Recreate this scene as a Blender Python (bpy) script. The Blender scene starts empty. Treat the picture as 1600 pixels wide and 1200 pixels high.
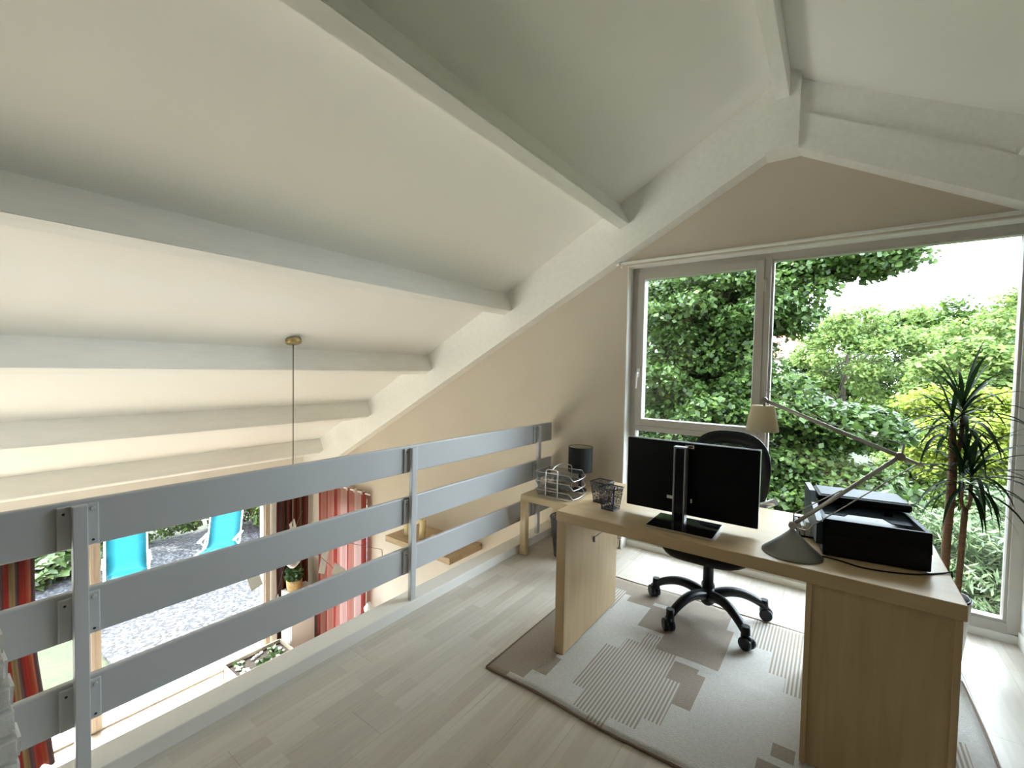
import bpy, bmesh, math, random
import numpy as np
from mathutils import Vector, Matrix

# ------------------------------------------------------------------ camera, world, sun, exposure
scene = bpy.context.scene
COL = scene.collection
EYE = Vector((0.0, 0.0, 1.45))
FPX = 697.0
YAW, PITCH, ROLL = math.radians(35.97), math.radians(-1.96), math.radians(1.08)
fw = Vector((-math.sin(YAW) * math.cos(PITCH), math.cos(YAW) * math.cos(PITCH), math.sin(PITCH)))
rt = Vector((math.cos(YAW), math.sin(YAW), 0))
up = rt.cross(fw)
rt2 = rt * math.cos(ROLL) + up * math.sin(ROLL)
up2 = rt2.cross(fw)
cam_data = bpy.data.cameras.new('camera')
cam_data.sensor_width = 36.0
cam_data.lens = FPX / 1600.0 * 36.0
cam_data.clip_start = 0.02
cam_data.clip_end = 300
cam = bpy.data.objects.new('camera', cam_data)
COL.objects.link(cam)
M = Matrix((rt2, up2, -fw)).transposed().to_4x4()
M.translation = EYE
cam.matrix_world = M
scene.camera = cam

scene.view_settings.view_transform = 'Standard'
scene.view_settings.look = 'None'
scene.view_settings.gamma = 1.0
scene.view_settings.use_curve_mapping = False
scene.view_settings.exposure = 2.13

world = bpy.data.worlds.new('sky')
scene.world = world
world.use_nodes = True
wn = world.node_tree.nodes
wn['Background'].inputs['Color'].default_value = (0.80, 0.90, 1.0, 1)
wn['Background'].inputs['Strength'].default_value = 4.8

sun_data = bpy.data.lights.new('sun', 'SUN')
sun_data.energy = 4.6
sun_data.color = (1.0, 0.97, 0.93)
sun_data.angle = math.radians(0.6)
sun = bpy.data.objects.new('sun', sun_data)
COL.objects.link(sun)
SUN_TO = Vector((0.70, 0.10, -0.71)).normalized()      # direction the light travels
sun.rotation_euler = SUN_TO.to_track_quat('-Z', 'Y').to_euler()

scene.cycles.max_bounces = 14
scene.cycles.diffuse_bounces = 8
scene.cycles.glossy_bounces = 4
scene.cycles.transparent_max_bounces = 24
scene.cycles.transmission_bounces = 6
scene.cycles.sample_clamp_indirect = 8.0
scene.cycles.caustics_reflective = False
scene.cycles.caustics_refractive = False

def portal(loc, rot, sx, sy):
    d = bpy.data.lights.new('window_portal', 'AREA')
    d.shape = 'RECTANGLE'
    d.size = sx
    d.size_y = sy
    d.cycles.is_portal = True
    o = bpy.data.objects.new('window_portal', d)
    COL.objects.link(o)
    o.location = loc
    o.rotation_euler = rot
portal((-0.25, 3.70, 1.17), (math.radians(-90), 0, 0), 2.3, 2.3)
portal((-4.25, -4.0, -1.40), (math.radians(90), 0, 0), 3.4, 2.2)
portal((-6.30, -0.25, -1.40), (0, math.radians(-90), 0), 2.2, 6.4)

# ------------------------------------------------------------------ materials
MATS = {}

def nodes_of(name):
    m = bpy.data.materials.new(name)
    m.use_nodes = True
    nt = m.node_tree
    b = nt.nodes['Principled BSDF']
    return m, nt, b

def mat(name, col, rough=0.6, metal=0.0, var=0.06, scale=6.0, bump=0.0, bscale=80.0, spec=None, stretch=None):
    """plain procedural material: base colour broken up by noise, optional fine bump"""
    if name in MATS:
        return MATS[name]
    m, nt, b = nodes_of(name)
    L = nt.links
    tc = nt.nodes.new('ShaderNodeTexCoord')
    mp = nt.nodes.new('ShaderNodeMapping')
    if stretch:
        mp.inputs['Scale'].default_value = stretch
    L.new(tc.outputs['Object'], mp.inputs['Vector'])
    nz = nt.nodes.new('ShaderNodeTexNoise')
    nz.inputs['Scale'].default_value = scale
    nz.inputs['Detail'].default_value = 5
    L.new(mp.outputs['Vector'], nz.inputs['Vector'])
    cr = nt.nodes.new('ShaderNodeValToRGB')
    lo = [max(0, c * (1 - var)) for c in col]
    hi = [min(1, c * (1 + var)) for c in col]
    cr.color_ramp.elements[0].color = (*lo, 1)
    cr.color_ramp.elements[1].color = (*hi, 1)
    cr.color_ramp.elements[0].position = 0.3
    cr.color_ramp.elements[1].position = 0.7
    L.new(nz.outputs['Fac'], cr.inputs['Fac'])
    L.new(cr.outputs['Color'], b.inputs['Base Color'])
    b.inputs['Roughness'].default_value = rough
    b.inputs['Metallic'].default_value = metal
    if spec is not None:
        b.inputs['Specular IOR Level'].default_value = spec
    if bump > 0:
        n2 = nt.nodes.new('ShaderNodeTexNoise')
        n2.inputs['Scale'].default_value = bscale
        n2.inputs['Detail'].default_value = 4
        L.new(mp.outputs['Vector'], n2.inputs['Vector'])
        bp = nt.nodes.new('ShaderNodeBump')
        bp.inputs['Strength'].default_value = bump
        bp.inputs['Distance'].default_value = 0.01
        L.new(n2.outputs['Fac'], bp.inputs['Height'])
        L.new(bp.outputs['Normal'], b.inputs['Normal'])
    MATS[name] = m
    return m

def wood(name, c1, c2, rough=0.45, axis='X', scale=1.0):
    if name in MATS:
        return MATS[name]
    m, nt, b = nodes_of(name)
    L = nt.links
    tc = nt.nodes.new('ShaderNodeTexCoord')
    mp = nt.nodes.new('ShaderNodeMapping')
    s = {'X': (1.2, 14, 14), 'Y': (14, 1.2, 14), 'Z': (14, 14, 1.2)}[axis]
    mp.inputs['Scale'].default_value = [v * scale for v in s]
    L.new(tc.outputs['Object'], mp.inputs['Vector'])
    nz = nt.nodes.new('ShaderNodeTexNoise')
    nz.inputs['Scale'].default_value = 2.5
    nz.inputs['Detail'].default_value = 8
    nz.inputs['Distortion'].default_value = 0.8
    L.new(mp.outputs['Vector'], nz.inputs['Vector'])
    cr = nt.nodes.new('ShaderNodeValToRGB')
    cr.color_ramp.elements[0].color = (*c1, 1)
    cr.color_ramp.elements[1].color = (*c2, 1)
    cr.color_ramp.elements[0].position = 0.3
    cr.color_ramp.elements[1].position = 0.7
    L.new(nz.outputs['Fac'], cr.inputs['Fac'])
    L.new(cr.outputs['Color'], b.inputs['Base Color'])
    b.inputs['Roughness'].default_value = rough
    MATS[name] = m
    return m

def laminate():
    m, nt, b = nodes_of('pale_laminate')
    L = nt.links
    tc = nt.nodes.new('ShaderNodeTexCoord')
    geo = nt.nodes.new('ShaderNodeNewGeometry')
    oi = nt.nodes.new('ShaderNodeObjectInfo')
    rot = nt.nodes.new('ShaderNodeMapping')
    rot.inputs['Rotation'].default_value = (0, 0, math.radians(90))
    L.new(geo.outputs['Position'], rot.inputs['Vector'])
    br = nt.nodes.new('ShaderNodeTexBrick')          # printed three-strip staves on each board
    br.inputs['Scale'].default_value = 1.0
    br.inputs['Brick Width'].default_value = 0.41
    br.inputs['Row Height'].default_value = 0.065
    br.inputs['Mortar Size'].default_value = 0.0006
    br.offset = 0.37
    br.inputs['Color1'].default_value = (0.0, 0.0, 0.0, 1)
    br.inputs['Color2'].default_value = (1, 1, 1, 1)
    br.inputs['Mortar'].default_value = (0.0, 0.0, 0.0, 1)
    br.inputs['Bias'].default_value = 0.0
    L.new(rot.outputs['Vector'], br.inputs['Vector'])
    mp = nt.nodes.new('ShaderNodeMapping')
    mp.inputs['Scale'].default_value = (40, 2.2, 1)
    L.new(geo.outputs['Position'], mp.inputs['Vector'])
    nz = nt.nodes.new('ShaderNodeTexNoise')
    nz.inputs['Scale'].default_value = 1.5
    nz.inputs['Detail'].default_value = 6
    L.new(mp.outputs['Vector'], nz.inputs['Vector'])
    mx = nt.nodes.new('ShaderNodeMath'); mx.operation = 'MULTIPLY_ADD'
    L.new(br.outputs['Color'], mx.inputs[0]); mx.inputs[1].default_value = 0.45
    m2 = nt.nodes.new('ShaderNodeMath'); m2.operation = 'MULTIPLY_ADD'
    L.new(nz.outputs['Fac'], m2.inputs[0]); m2.inputs[1].default_value = 0.6
    m3 = nt.nodes.new('ShaderNodeMath'); m3.operation = 'MULTIPLY'
    L.new(oi.outputs['Random'], m3.inputs[0]); m3.inputs[1].default_value = 0.12
    L.new(m3.outputs[0], m2.inputs[2])
    L.new(m2.outputs[0], mx.inputs[2])
    cr = nt.nodes.new('ShaderNodeValToRGB')
    cr.color_ramp.elements[0].color = (0.46, 0.40, 0.335, 1)
    cr.color_ramp.elements[1].color = (0.63, 0.58, 0.51, 1)
    cr.color_ramp.elements[0].position = 0.15
    cr.color_ramp.elements[1].position = 0.85
    L.new(mx.outputs[0], cr.inputs['Fac'])
    L.new(cr.outputs['Color'], b.inputs['Base Color'])
    b.inputs['Roughness'].default_value = 0.34
    return m

def striped(name, cols, period, rough=0.9, trans=0.0, axis=0):
    """stripes across one object axis, as woven / printed cloth"""
    m, nt, b = nodes_of(name)
    L = nt.links
    tc = nt.nodes.new('ShaderNodeTexCoord')
    sp = nt.nodes.new('ShaderNodeSeparateXYZ')
    L.new(tc.outputs['UV'] if axis == 'U' else tc.outputs['Object'], sp.inputs[0])
    dv = nt.nodes.new('ShaderNodeMath'); dv.operation = 'DIVIDE'
    L.new(sp.outputs[0 if axis == 'U' else axis], dv.inputs[0]); dv.inputs[1].default_value = period
    fr = nt.nodes.new('ShaderNodeMath'); fr.operation = 'FRACT'
    L.new(dv.outputs[0], fr.inputs[0])
    cr = nt.nodes.new('ShaderNodeValToRGB')
    cr.color_ramp.interpolation = 'CONSTANT'
    els = cr.color_ramp.elements
    while len(els) < len(cols):
        els.new(0.5)
    for e, (p, c) in zip(els, cols):
        e.position = p
        e.color = (*c, 1)
    L.new(fr.outputs[0], cr.inputs['Fac'])
    L.new(cr.outputs['Color'], b.inputs['Base Color'])
    b.inputs['Roughness'].default_value = rough
    if trans > 0:
        tr = nt.nodes.new('ShaderNodeBsdfTranslucent')
        L.new(cr.outputs['Color'], tr.inputs['Color'])
        mix = nt.nodes.new('ShaderNodeMixShader')
        mix.inputs[0].default_value = trans
        out = nt.nodes['Material Output']
        L.new(b.outputs[0], mix.inputs[1]); L.new(tr.outputs[0], mix.inputs[2])
        L.new(mix.outputs[0], out.inputs['Surface'])
    return m

def leaf_mat(name, c1, c2, trans=0.35, rough=0.45, spec=0.5):
    m, nt, b = nodes_of(name)
    L = nt.links
    geo = nt.nodes.new('ShaderNodeNewGeometry')
    cr = nt.nodes.new('ShaderNodeValToRGB')
    cr.color_ramp.elements[0].color = (*c1, 1)
    cr.color_ramp.elements[1].color = (*c2, 1)
    L.new(geo.outputs['Random Per Island'], cr.inputs['Fac'])
    L.new(cr.outputs['Color'], b.inputs['Base Color'])
    b.inputs['Roughness'].default_value = rough
    b.inputs['Specular IOR Level'].default_value = spec
    tr = nt.nodes.new('ShaderNodeBsdfTranslucent')
    L.new(cr.outputs['Color'], tr.inputs['Color'])
    mix = nt.nodes.new('ShaderNodeMixShader')
    mix.inputs[0].default_value = trans
    L.new(b.outputs[0], mix.inputs[1]); L.new(tr.outputs[0], mix.inputs[2])
    L.new(mix.outputs[0], nt.nodes['Material Output'].inputs['Surface'])
    return m

def glass_mat(name, tint, refl=0.06):
    m, nt, b = nodes_of(name)
    L = nt.links
    nt.nodes.remove(b)
    t = nt.nodes.new('ShaderNodeBsdfTransparent')
    t.inputs['Color'].default_value = (*tint, 1)
    g = nt.nodes.new('ShaderNodeBsdfGlossy')
    g.inputs['Roughness'].default_value = 0.02
    g.inputs['Color'].default_value = (1, 1, 1, 1)
    fr = nt.nodes.new('ShaderNodeLayerWeight')
    fr.inputs['Blend'].default_value = 0.15
    mlt = nt.nodes.new('ShaderNodeMath'); mlt.operation = 'MULTIPLY_ADD'
    mlt.inputs[1].default_value = 0.6; mlt.inputs[2].default_value = refl * 0.3
    L.new(fr.outputs['Fresnel'], mlt.inputs[0])
    mix = nt.nodes.new('ShaderNodeMixShader')
    L.new(mlt.outputs[0], mix.inputs[0])
    L.new(t.outputs[0], mix.inputs[1]); L.new(g.outputs[0], mix.inputs[2])
    L.new(mix.outputs[0], nt.nodes['Material Output'].inputs['Surface'])
    return m

def gravel():
    m, nt, b = nodes_of('grey_gravel')
    L = nt.links
    geo = nt.nodes.new('ShaderNodeNewGeometry')
    vo = nt.nodes.new('ShaderNodeTexVoronoi')
    vo.inputs['Scale'].default_value = 26
    L.new(geo.outputs['Position'], vo.inputs['Vector'])
    sx = nt.nodes.new('ShaderNodeSeparateColor')
    L.new(vo.outputs['Color'], sx.inputs[0])
    cr = nt.nodes.new('ShaderNodeValToRGB')
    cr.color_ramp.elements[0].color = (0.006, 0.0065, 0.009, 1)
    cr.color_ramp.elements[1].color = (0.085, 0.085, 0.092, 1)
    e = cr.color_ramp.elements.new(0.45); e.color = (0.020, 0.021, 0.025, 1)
    L.new(sx.outputs[0], cr.inputs['Fac'])
    L.new(cr.outputs['Color'], b.inputs['Base Color'])
    b.inputs['Roughness'].default_value = 0.95
    bp = nt.nodes.new('ShaderNodeBump')
    bp.inputs['Strength'].default_value = 0.8
    bp.inputs['Distance'].default_value = 0.02
    bp.invert = True
    L.new(vo.outputs['Distance'], bp.inputs['Height'])
    L.new(bp.outputs['Normal'], b.inputs['Normal'])
    return m

def mesh_mat(name, col, open_frac=0.5, period=0.004, metal=0.6):
    """perforated / woven mesh: fine procedural holes"""
    m, nt, b = nodes_of(name)
    L = nt.links
    b.inputs['Base Color'].default_value = (*col, 1)
    b.inputs['Metallic'].default_value = metal
    b.inputs['Roughness'].default_value = 0.45
    tc = nt.nodes.new('ShaderNodeTexCoord')
    vo = nt.nodes.new('ShaderNodeTexVoronoi')
    vo.inputs['Scale'].default_value = 1.0 / period
    L.new(tc.outputs['Object'], vo.inputs['Vector'])
    gt = nt.nodes.new('ShaderNodeMath'); gt.operation = 'LESS_THAN'
    L.new(vo.outputs['Distance'], gt.inputs[0]); gt.inputs[1].default_value = open_frac
    t = nt.nodes.new('ShaderNodeBsdfTransparent')
    mix = nt.nodes.new('ShaderNodeMixShader')
    L.new(gt.outputs[0], mix.inputs[0])
    L.new(b.outputs[0], mix.inputs[1]); L.new(t.outputs[0], mix.inputs[2])
    L.new(mix.outputs[0], nt.nodes['Material Output'].inputs['Surface'])
    return m

M_CEIL = mat('ceiling_paint', (0.89, 0.885, 0.865), 0.8, var=0.015, scale=1.5, bump=0.02, bscale=40)
M_BEAM = mat('beam_paint', (0.87, 0.865, 0.84), 0.55, var=0.03, scale=5, bump=0.12, bscale=14, stretch=(6, 1, 6))
M_WALL = mat('tan_wall_paint', (0.60, 0.535, 0.455), 0.85, var=0.02, scale=3, bump=0.05, bscale=160)
M_WHITE = mat('white_paint', (0.80, 0.79, 0.75), 0.5, var=0.02)
M_WHITEWALL = mat('white_wall_paint', (0.82, 0.79, 0.74), 0.8, var=0.02)
M_CURB = mat('curb_paint', (0.74, 0.72, 0.68), 0.5, var=0.02)
M_RAIL = mat('grey_rail_paint', (0.45, 0.46, 0.475), 0.38, var=0.015, scale=3)
M_POST = mat('grey_post_paint', (0.50, 0.51, 0.525), 0.35, var=0.02)
M_SCREW = mat('dark_screw', (0.02, 0.02, 0.02), 0.5)
M_BRICK = mat('white_brick_paint', (0.66, 0.65, 0.62), 0.7, var=0.08, scale=14, bump=0.5, bscale=30)
M_MORTAR = mat('painted_mortar', (0.60, 0.59, 0.56), 0.8, var=0.05)
M_FRAME = mat('window_frame_paint', (0.50, 0.47, 0.43), 0.45, var=0.03, bump=0.04, bscale=60)
M_DOORFRAME = wood('door_frame_wood', (0.50, 0.42, 0.34), (0.60, 0.515, 0.43), 0.5, 'Z')
M_LAM = laminate()
M_PARQUET = wood('oak_parquet', (0.42, 0.345, 0.255), (0.53, 0.45, 0.345), 0.4, 'X')
M_MAPLE = wood('maple_veneer', (0.56, 0.41, 0.235), (0.63, 0.475, 0.285), 0.38, 'X', 0.8)
M_MAPLEV = wood('maple_veneer_upright', (0.54, 0.39, 0.22), (0.62, 0.465, 0.275), 0.42, 'Z', 0.8)
M_BIRCH = wood('birch_table', (0.60, 0.46, 0.28), (0.68, 0.54, 0.34), 0.45, 'X', 0.7)
M_SHELF = wood('brown_shelf_wood', (0.42, 0.30, 0.18), (0.52, 0.39, 0.25), 0.5, 'X')
M_BLACK = mat('black_plastic', (0.006, 0.006, 0.007), 0.40, var=0.1, spec=0.15)
M_BLACKG = mat('black_gloss', (0.010, 0.010, 0.012), 0.06, var=0.05)
M_BLACKF = mat('black_fabric', (0.012, 0.012, 0.013), 0.9, var=0.2, scale=200)
M_SILVER = mat('brushed_silver', (0.62, 0.63, 0.65), 0.28, metal=0.9, var=0.04)
M_DSILVER = mat('dull_silver', (0.30, 0.30, 0.31), 0.4, metal=0.7, var=0.04)
M_ALU = mat('lamp_aluminium', (0.50, 0.48, 0.44), 0.36, metal=0.75, var=0.04)
M_CONE = mat('lamp_base_grey', (0.27, 0.27, 0.25), 0.33, metal=0.6, var=0.03)
M_WIRE = mat('silver_wire', (0.66, 0.66, 0.68), 0.3, metal=0.85, var=0.05)
M_CHAIR = mat('chair_black', (0.007, 0.010, 0.015), 0.38, var=0.1, spec=0.3)
M_PRBODY = mat('printer_black', (0.006, 0.0065, 0.008), 0.5, var=0.1, spec=0.2)
M_PRTOP = mat('printer_satin', (0.018, 0.032, 0.044), 0.34, var=0.05, spec=0.25)
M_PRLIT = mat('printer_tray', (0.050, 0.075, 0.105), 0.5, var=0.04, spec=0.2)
M_PAPER = mat('white_paper', (0.86, 0.85, 0.82), 0.7, var=0.02)
M_BLUE = mat('blue_pen', (0.02, 0.03, 0.42), 0.3)
M_CREAMWAX = mat('candle_wax', (0.80, 0.68, 0.40), 0.5, var=0.03)
M_BRASS = mat('aged_brass', (0.42, 0.33, 0.16), 0.35, metal=0.8, var=0.1)
M_CABLE = mat('pendant_cable', (0.16, 0.13, 0.09), 0.5)
M_POT = mat('white_pot', (0.74, 0.74, 0.72), 0.35, var=0.02)
M_SOIL = mat('potting_soil', (0.035, 0.025, 0.018), 0.95, var=0.4, scale=60, bump=0.8, bscale=90)
M_BARK = mat('cane_bark', (0.20, 0.115, 0.07), 0.75, var=0.25, scale=30, bump=0.5, bscale=60, stretch=(1, 1, 6))
M_TRUNK = mat('tree_bark', (0.07, 0.055, 0.04), 0.9, var=0.3, scale=8, bump=0.6, bscale=20)
M_TURQ = mat('turquoise_canvas', (0.003, 0.19, 0.24), 0.7, var=0.05)
M_CHFRAME = mat('white_tube', (0.70, 0.72, 0.75), 0.35)
M_TROUGH = mat('beige_trough', (0.40, 0.34, 0.25), 0.55, var=0.03)
M_PEBBLE = mat('white_pebble', (0.75, 0.74, 0.70), 0.6)
M_WICKER = mat('wicker', (0.50, 0.34, 0.14), 0.8, var=0.3, scale=60, bump=0.8, bscale=90)
M_GRAVEL = gravel()
M_LAWN = mat('lawn_grass', (0.022, 0.030, 0.008), 0.9, var=0.4, scale=14, bump=0.6, bscale=80)
M_SOILOUT = mat('garden_soil', (0.10, 0.08, 0.05), 0.95, var=0.4, scale=9)
M_STEP = mat('grey_step_stone', (0.20, 0.20, 0.20), 0.8, var=0.08, scale=12)
M_ROOFTILE = mat('red_roof_tile', (0.42, 0.15, 0.09), 0.8, var=0.15, scale=20)
M_HOUSE = mat('house_render', (0.50, 0.48, 0.42), 0.8, var=0.03)
M_GLASS = glass_mat('window_glass', (0.90, 0.92, 0.91))
M_DGLASS = glass_mat('door_glass', (0.95, 0.96, 0.95))
M_MESHDARK = mat('mesh_rim', (0.06, 0.06, 0.065), 0.4, metal=0.7)
M_MESHCUP = mesh_mat('dark_wire_mesh', (0.07, 0.07, 0.075), 0.52, 0.0035)
M_MESHBIN = mesh_mat('bin_wire_mesh', (0.10, 0.10, 0.11), 0.33, 0.006)
M_MESHTRAY = mesh_mat('silver_wire_mesh', (0.24, 0.25, 0.27), 0.55, 0.0035)
M_MESHBACK = mesh_mat('chair_mesh', (0.02, 0.022, 0.025), 0.40, 0.005, metal=0.0)
M_RUGC = mat('rug_cream', (0.58, 0.56, 0.53), 0.95, var=0.07, scale=90, bump=0.5, bscale=260)
M_RUGB = mat('rug_taupe', (0.33, 0.275, 0.225), 0.95, var=0.10, scale=120, bump=0.5, bscale=260)
M_RUGS = striped('rug_striped', [(0.0, (0.33, 0.275, 0.225)), (0.5, (0.57, 0.55, 0.52))], 0.0160, 0.95)
M_RUGE = mat('rug_binding', (0.20, 0.14, 0.10), 0.9, var=0.1, scale=80)
M_SHADE = leaf_mat('parchment_shade', (0.93, 0.87, 0.73), (0.95, 0.89, 0.75), 0.5, 0.7, 0.2)
M_BSHADE = mat('black_shade_cloth', (0.010, 0.010, 0.011), 0.85, var=0.1)
M_SHADEIN = mat('gold_shade_lining', (0.55, 0.50, 0.36), 0.6)

# ------------------------------------------------------------------ geometry helpers
def add_box(bm, x0, x1, y0, y1, z0, z1, bev=0.0):
    vs = [bm.verts.new((x, y, z)) for z in (z0, z1) for y in (y0, y1) for x in (x0, x1)]
    fs = [(0, 2, 3, 1), (4, 5, 7, 6), (0, 1, 5, 4), (2, 6, 7, 3), (0, 4, 6, 2), (1, 3, 7, 5)]
    faces = [bm.faces.new([vs[i] for i in f]) for f in fs]
    if bev > 0:
        es = list({e for f in faces for e in f.edges})
        bmesh.ops.bevel(bm, geom=es, offset=bev, segments=2, profile=0.5, affect='EDGES')
    return bm

def box(x0, x1, y0, y1, z0, z1, bev=0.0):
    return add_box(bmesh.new(), x0, x1, y0, y1, z0, z1, bev)

def add_prism(bm, pts, vec):
    """extrude polygon (list of 3d points) along vec"""
    a = [bm.verts.new(p) for p in pts]
    c = [bm.verts.new(Vector(p) + Vector(vec)) for p in pts]
    n = len(pts)
    bm.faces.new(a)
    bm.faces.new(list(reversed(c)))
    for i in range(n):
        bm.faces.new((a[i], c[i], c[(i + 1) % n], a[(i + 1) % n]))
    bmesh.ops.recalc_face_normals(bm, faces=bm.faces)
    return bm

def add_tube(bm, pts, r, seg=8, flat=1.0, cap=True, upv=None):
    """swept tube along pts; r float or list; flat = height/width ratio"""
    pts = [Vector(p) for p in pts]
    n = len(pts)
    rs = r if isinstance(r, (list, tuple)) else [r] * n
    rings = []
    prev = None
    for i, p in enumerate(pts):
        t = (pts[min(i + 1, n - 1)] - pts[max(i - 1, 0)])
        t.normalize()
        ref = Vector(upv) if upv else (prev if prev else (Vector((0, 0, 1)) if abs(t.z) < 0.9 else Vector((1, 0, 0))))
        s = t.cross(ref)
        if s.length < 1e-5:
            s = t.cross(Vector((0.3, 1, 0.2)))
        s.normalize()
        u = s.cross(t).normalized()
        prev = u
        rings.append([bm.verts.new(p + s * (math.cos(a) * rs[i]) + u * (math.sin(a) * rs[i] * flat))
                      for a in [2 * math.pi * k / seg for k in range(seg)]])
    for a, b in zip(rings, rings[1:]):
        for k in range(seg):
            f = bm.faces.new((a[k], a[(k + 1) % seg], b[(k + 1) % seg], b[k]))
            f.smooth = True
    if cap:
        bm.faces.new(list(reversed(rings[0])))
        bm.faces.new(rings[-1])
    return bm

def tube(pts, r, seg=8, flat=1.0, upv=None):
    return add_tube(bmesh.new(), pts, r, seg, flat, True, upv)

def add_lathe(bm, prof, c=(0, 0, 0), seg=24, cap=True, smooth=True):
    """revolve profile [(r,z)...] round z through c"""
    c = Vector(c)
    rings = []
    for r, z in prof:
        rings.append([bm.verts.new(c + Vector((r * math.cos(2 * math.pi * k / seg), r * math.sin(2 * math.pi * k / seg), z)))
                      for k in range(seg)])
    for a, b in zip(rings, rings[1:]):
        for k in range(seg):
            f = bm.faces.new((a[k], a[(k + 1) % seg], b[(k + 1) % seg], b[k]))
            f.smooth = smooth
    if cap:
        bm.faces.new(list(reversed(rings[0])))
        bm.faces.new(rings[-1])
    return bm

def lathe(prof, c=(0, 0, 0), seg=24, cap=True, smooth=True):
    return add_lathe(bmesh.new(), prof, c, seg, cap, smooth)

def smooth_path(pts, n=8):
    """Catmull-Rom through points"""
    P = [Vector(p) for p in pts]
    P = [P[0] * 2 - P[1]] + P + [P[-1] * 2 - P[-2]]
    out = []
    for i in range(1, len(P) - 2):
        for k in range(n):
            t = k / n
            a, b, c, d = P[i - 1], P[i], P[i + 1], P[i + 2]
            out.append(0.5 * ((2 * b) + (c - a) * t + (2 * a - 5 * b + 4 * c - d) * t * t + (3 * b - a - 3 * c + d) * t ** 3))
    out.append(P[-2])
    return out

ROOT = {}

def finish(name, data, parent=None, loc=(0, 0, 0)):
    o = bpy.data.objects.new(name, data)
    COL.objects.link(o)
    o.location = loc
    if parent:
        o.parent = parent
    return o

def to_mesh(name, bm, m, shift=None):
    if shift is not None:
        bmesh.ops.translate(bm, verts=bm.verts, vec=-Vector(shift))
    me = bpy.data.meshes.new(name)
    bm.to_mesh(me)
    bm.free()
    for x in (m if isinstance(m, (list, tuple)) else [m]):
        me.materials.append(x)
    return me

def thing(name, label, cat, loc=(0, 0, 0), rotz=0.0, group=None, local=False):
    o = bpy.data.objects.new(name, None)
    o.empty_display_size = 0.1
    COL.objects.link(o)
    o.location = loc
    o.rotation_euler = (0, 0, rotz)
    o['label'] = label
    o['category'] = cat
    if group:
        o['group'] = group
    ROOT[o.name] = Vector((0, 0, 0)) if local else Vector(loc)
    return o

def part(name, bm, m, parent, label=None):
    """part or sub-part: mesh given in world space (or the thing's own space when local)"""
    sh = ROOT[parent.name]
    me = to_mesh(name, bm, m, sh)
    o = finish(name, me, parent)
    ROOT[o.name] = sh
    if label:
        o['label'] = label
    return o

def single(name, bm, m, label, cat, group=None):
    """a thing that is one mesh; origin at the centre of its base"""
    xs = [v.co for v in bm.verts]
    c = Vector(((min(v.x for v in xs) + max(v.x for v in xs)) / 2, (min(v.y for v in xs) + max(v.y for v in xs)) / 2, min(v.z for v in xs)))
    me = to_mesh(name, bm, m, c)
    o = finish(name, me, None, c)
    o['label'] = label
    o['category'] = cat
    if group:
        o['group'] = group
    ROOT[o.name] = c
    return o

def struct(name, bm, m, label=None, cat=None):
    me = to_mesh(name, bm, m)
    o = finish(name, me)
    o['kind'] = 'structure'
    o['label'] = label or name.replace('_', ' ')
    o['category'] = cat or name.split('_')[0]
    ROOT[o.name] = Vector((0, 0, 0))
    return o

def struct_empty(name, label, cat):
    o = bpy.data.objects.new(name, None)
    COL.objects.link(o)
    o['kind'] = 'structure'
    o['label'] = label
    o['category'] = cat
    ROOT[o.name] = Vector((0, 0, 0))
    return o

rng = random.Random(7)

# ------------------------------------------------------------------ room shell
RIDGE_X, SLOPE = -0.33, 0.544
TH = math.atan(SLOPE)
GY = 3.45                                # gable wall
LOW = -2.45                              # ground floor
X_DOOR = -6.10                           # glazed garden wall
X_R = 2.7
Y_B = -3.8
APEX = 3.357                             # underside of the ceiling at the ridge

def ceil_z(x):
    return APEX - SLOPE * abs(x - RIDGE_X)

# floor of the loft: sub-floor with laminate boards on top
fl = struct('floor', box(-2.10, X_R, Y_B, GY + 0.17, -0.26, -0.012), M_WHITEWALL,
            'pale laminate floor of the loft', 'floor')
plank_w, plank_l = 0.195, 1.285
bm = box(-plank_w / 2 + 0.0003, plank_w / 2 - 0.0003, -plank_l / 2 + 0.0003, plank_l / 2 - 0.0003, -0.012, 0.0, 0.0006)
plank_me = to_mesh('floor_plank', bm, M_LAM)
cut_me = {}
nx = int((X_R + 1.985) / plank_w) + 1
for i in range(nx):
    x = -1.985 + plank_w * (i + 0.5)
    if x + plank_w / 2 > X_R:
        continue
    y = Y_B - (0.43 * (i * 0.618 % 1.0) * 2.4)
    while y < GY + 0.12:
        y0, y1 = max(y, Y_B), min(y + plank_l, GY + (0.12 if -1.36 < x < 0.85 else 0.0))
        if y1 - y0 > 0.03:
            if y1 - y0 > plank_l - 1e-4:
                me = plank_me
            else:
                h = (y1 - y0) / 2
                me = to_mesh('floor_plank', box(-plank_w / 2 + 0.0003, plank_w / 2 - 0.0003, -h + 0.0003, h - 0.0003, -0.012, 0.0, 0.0006), M_LAM)
            finish('floor_plank', me, fl, (x, (y0 + y1) / 2, 0))
        y += plank_l

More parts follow.
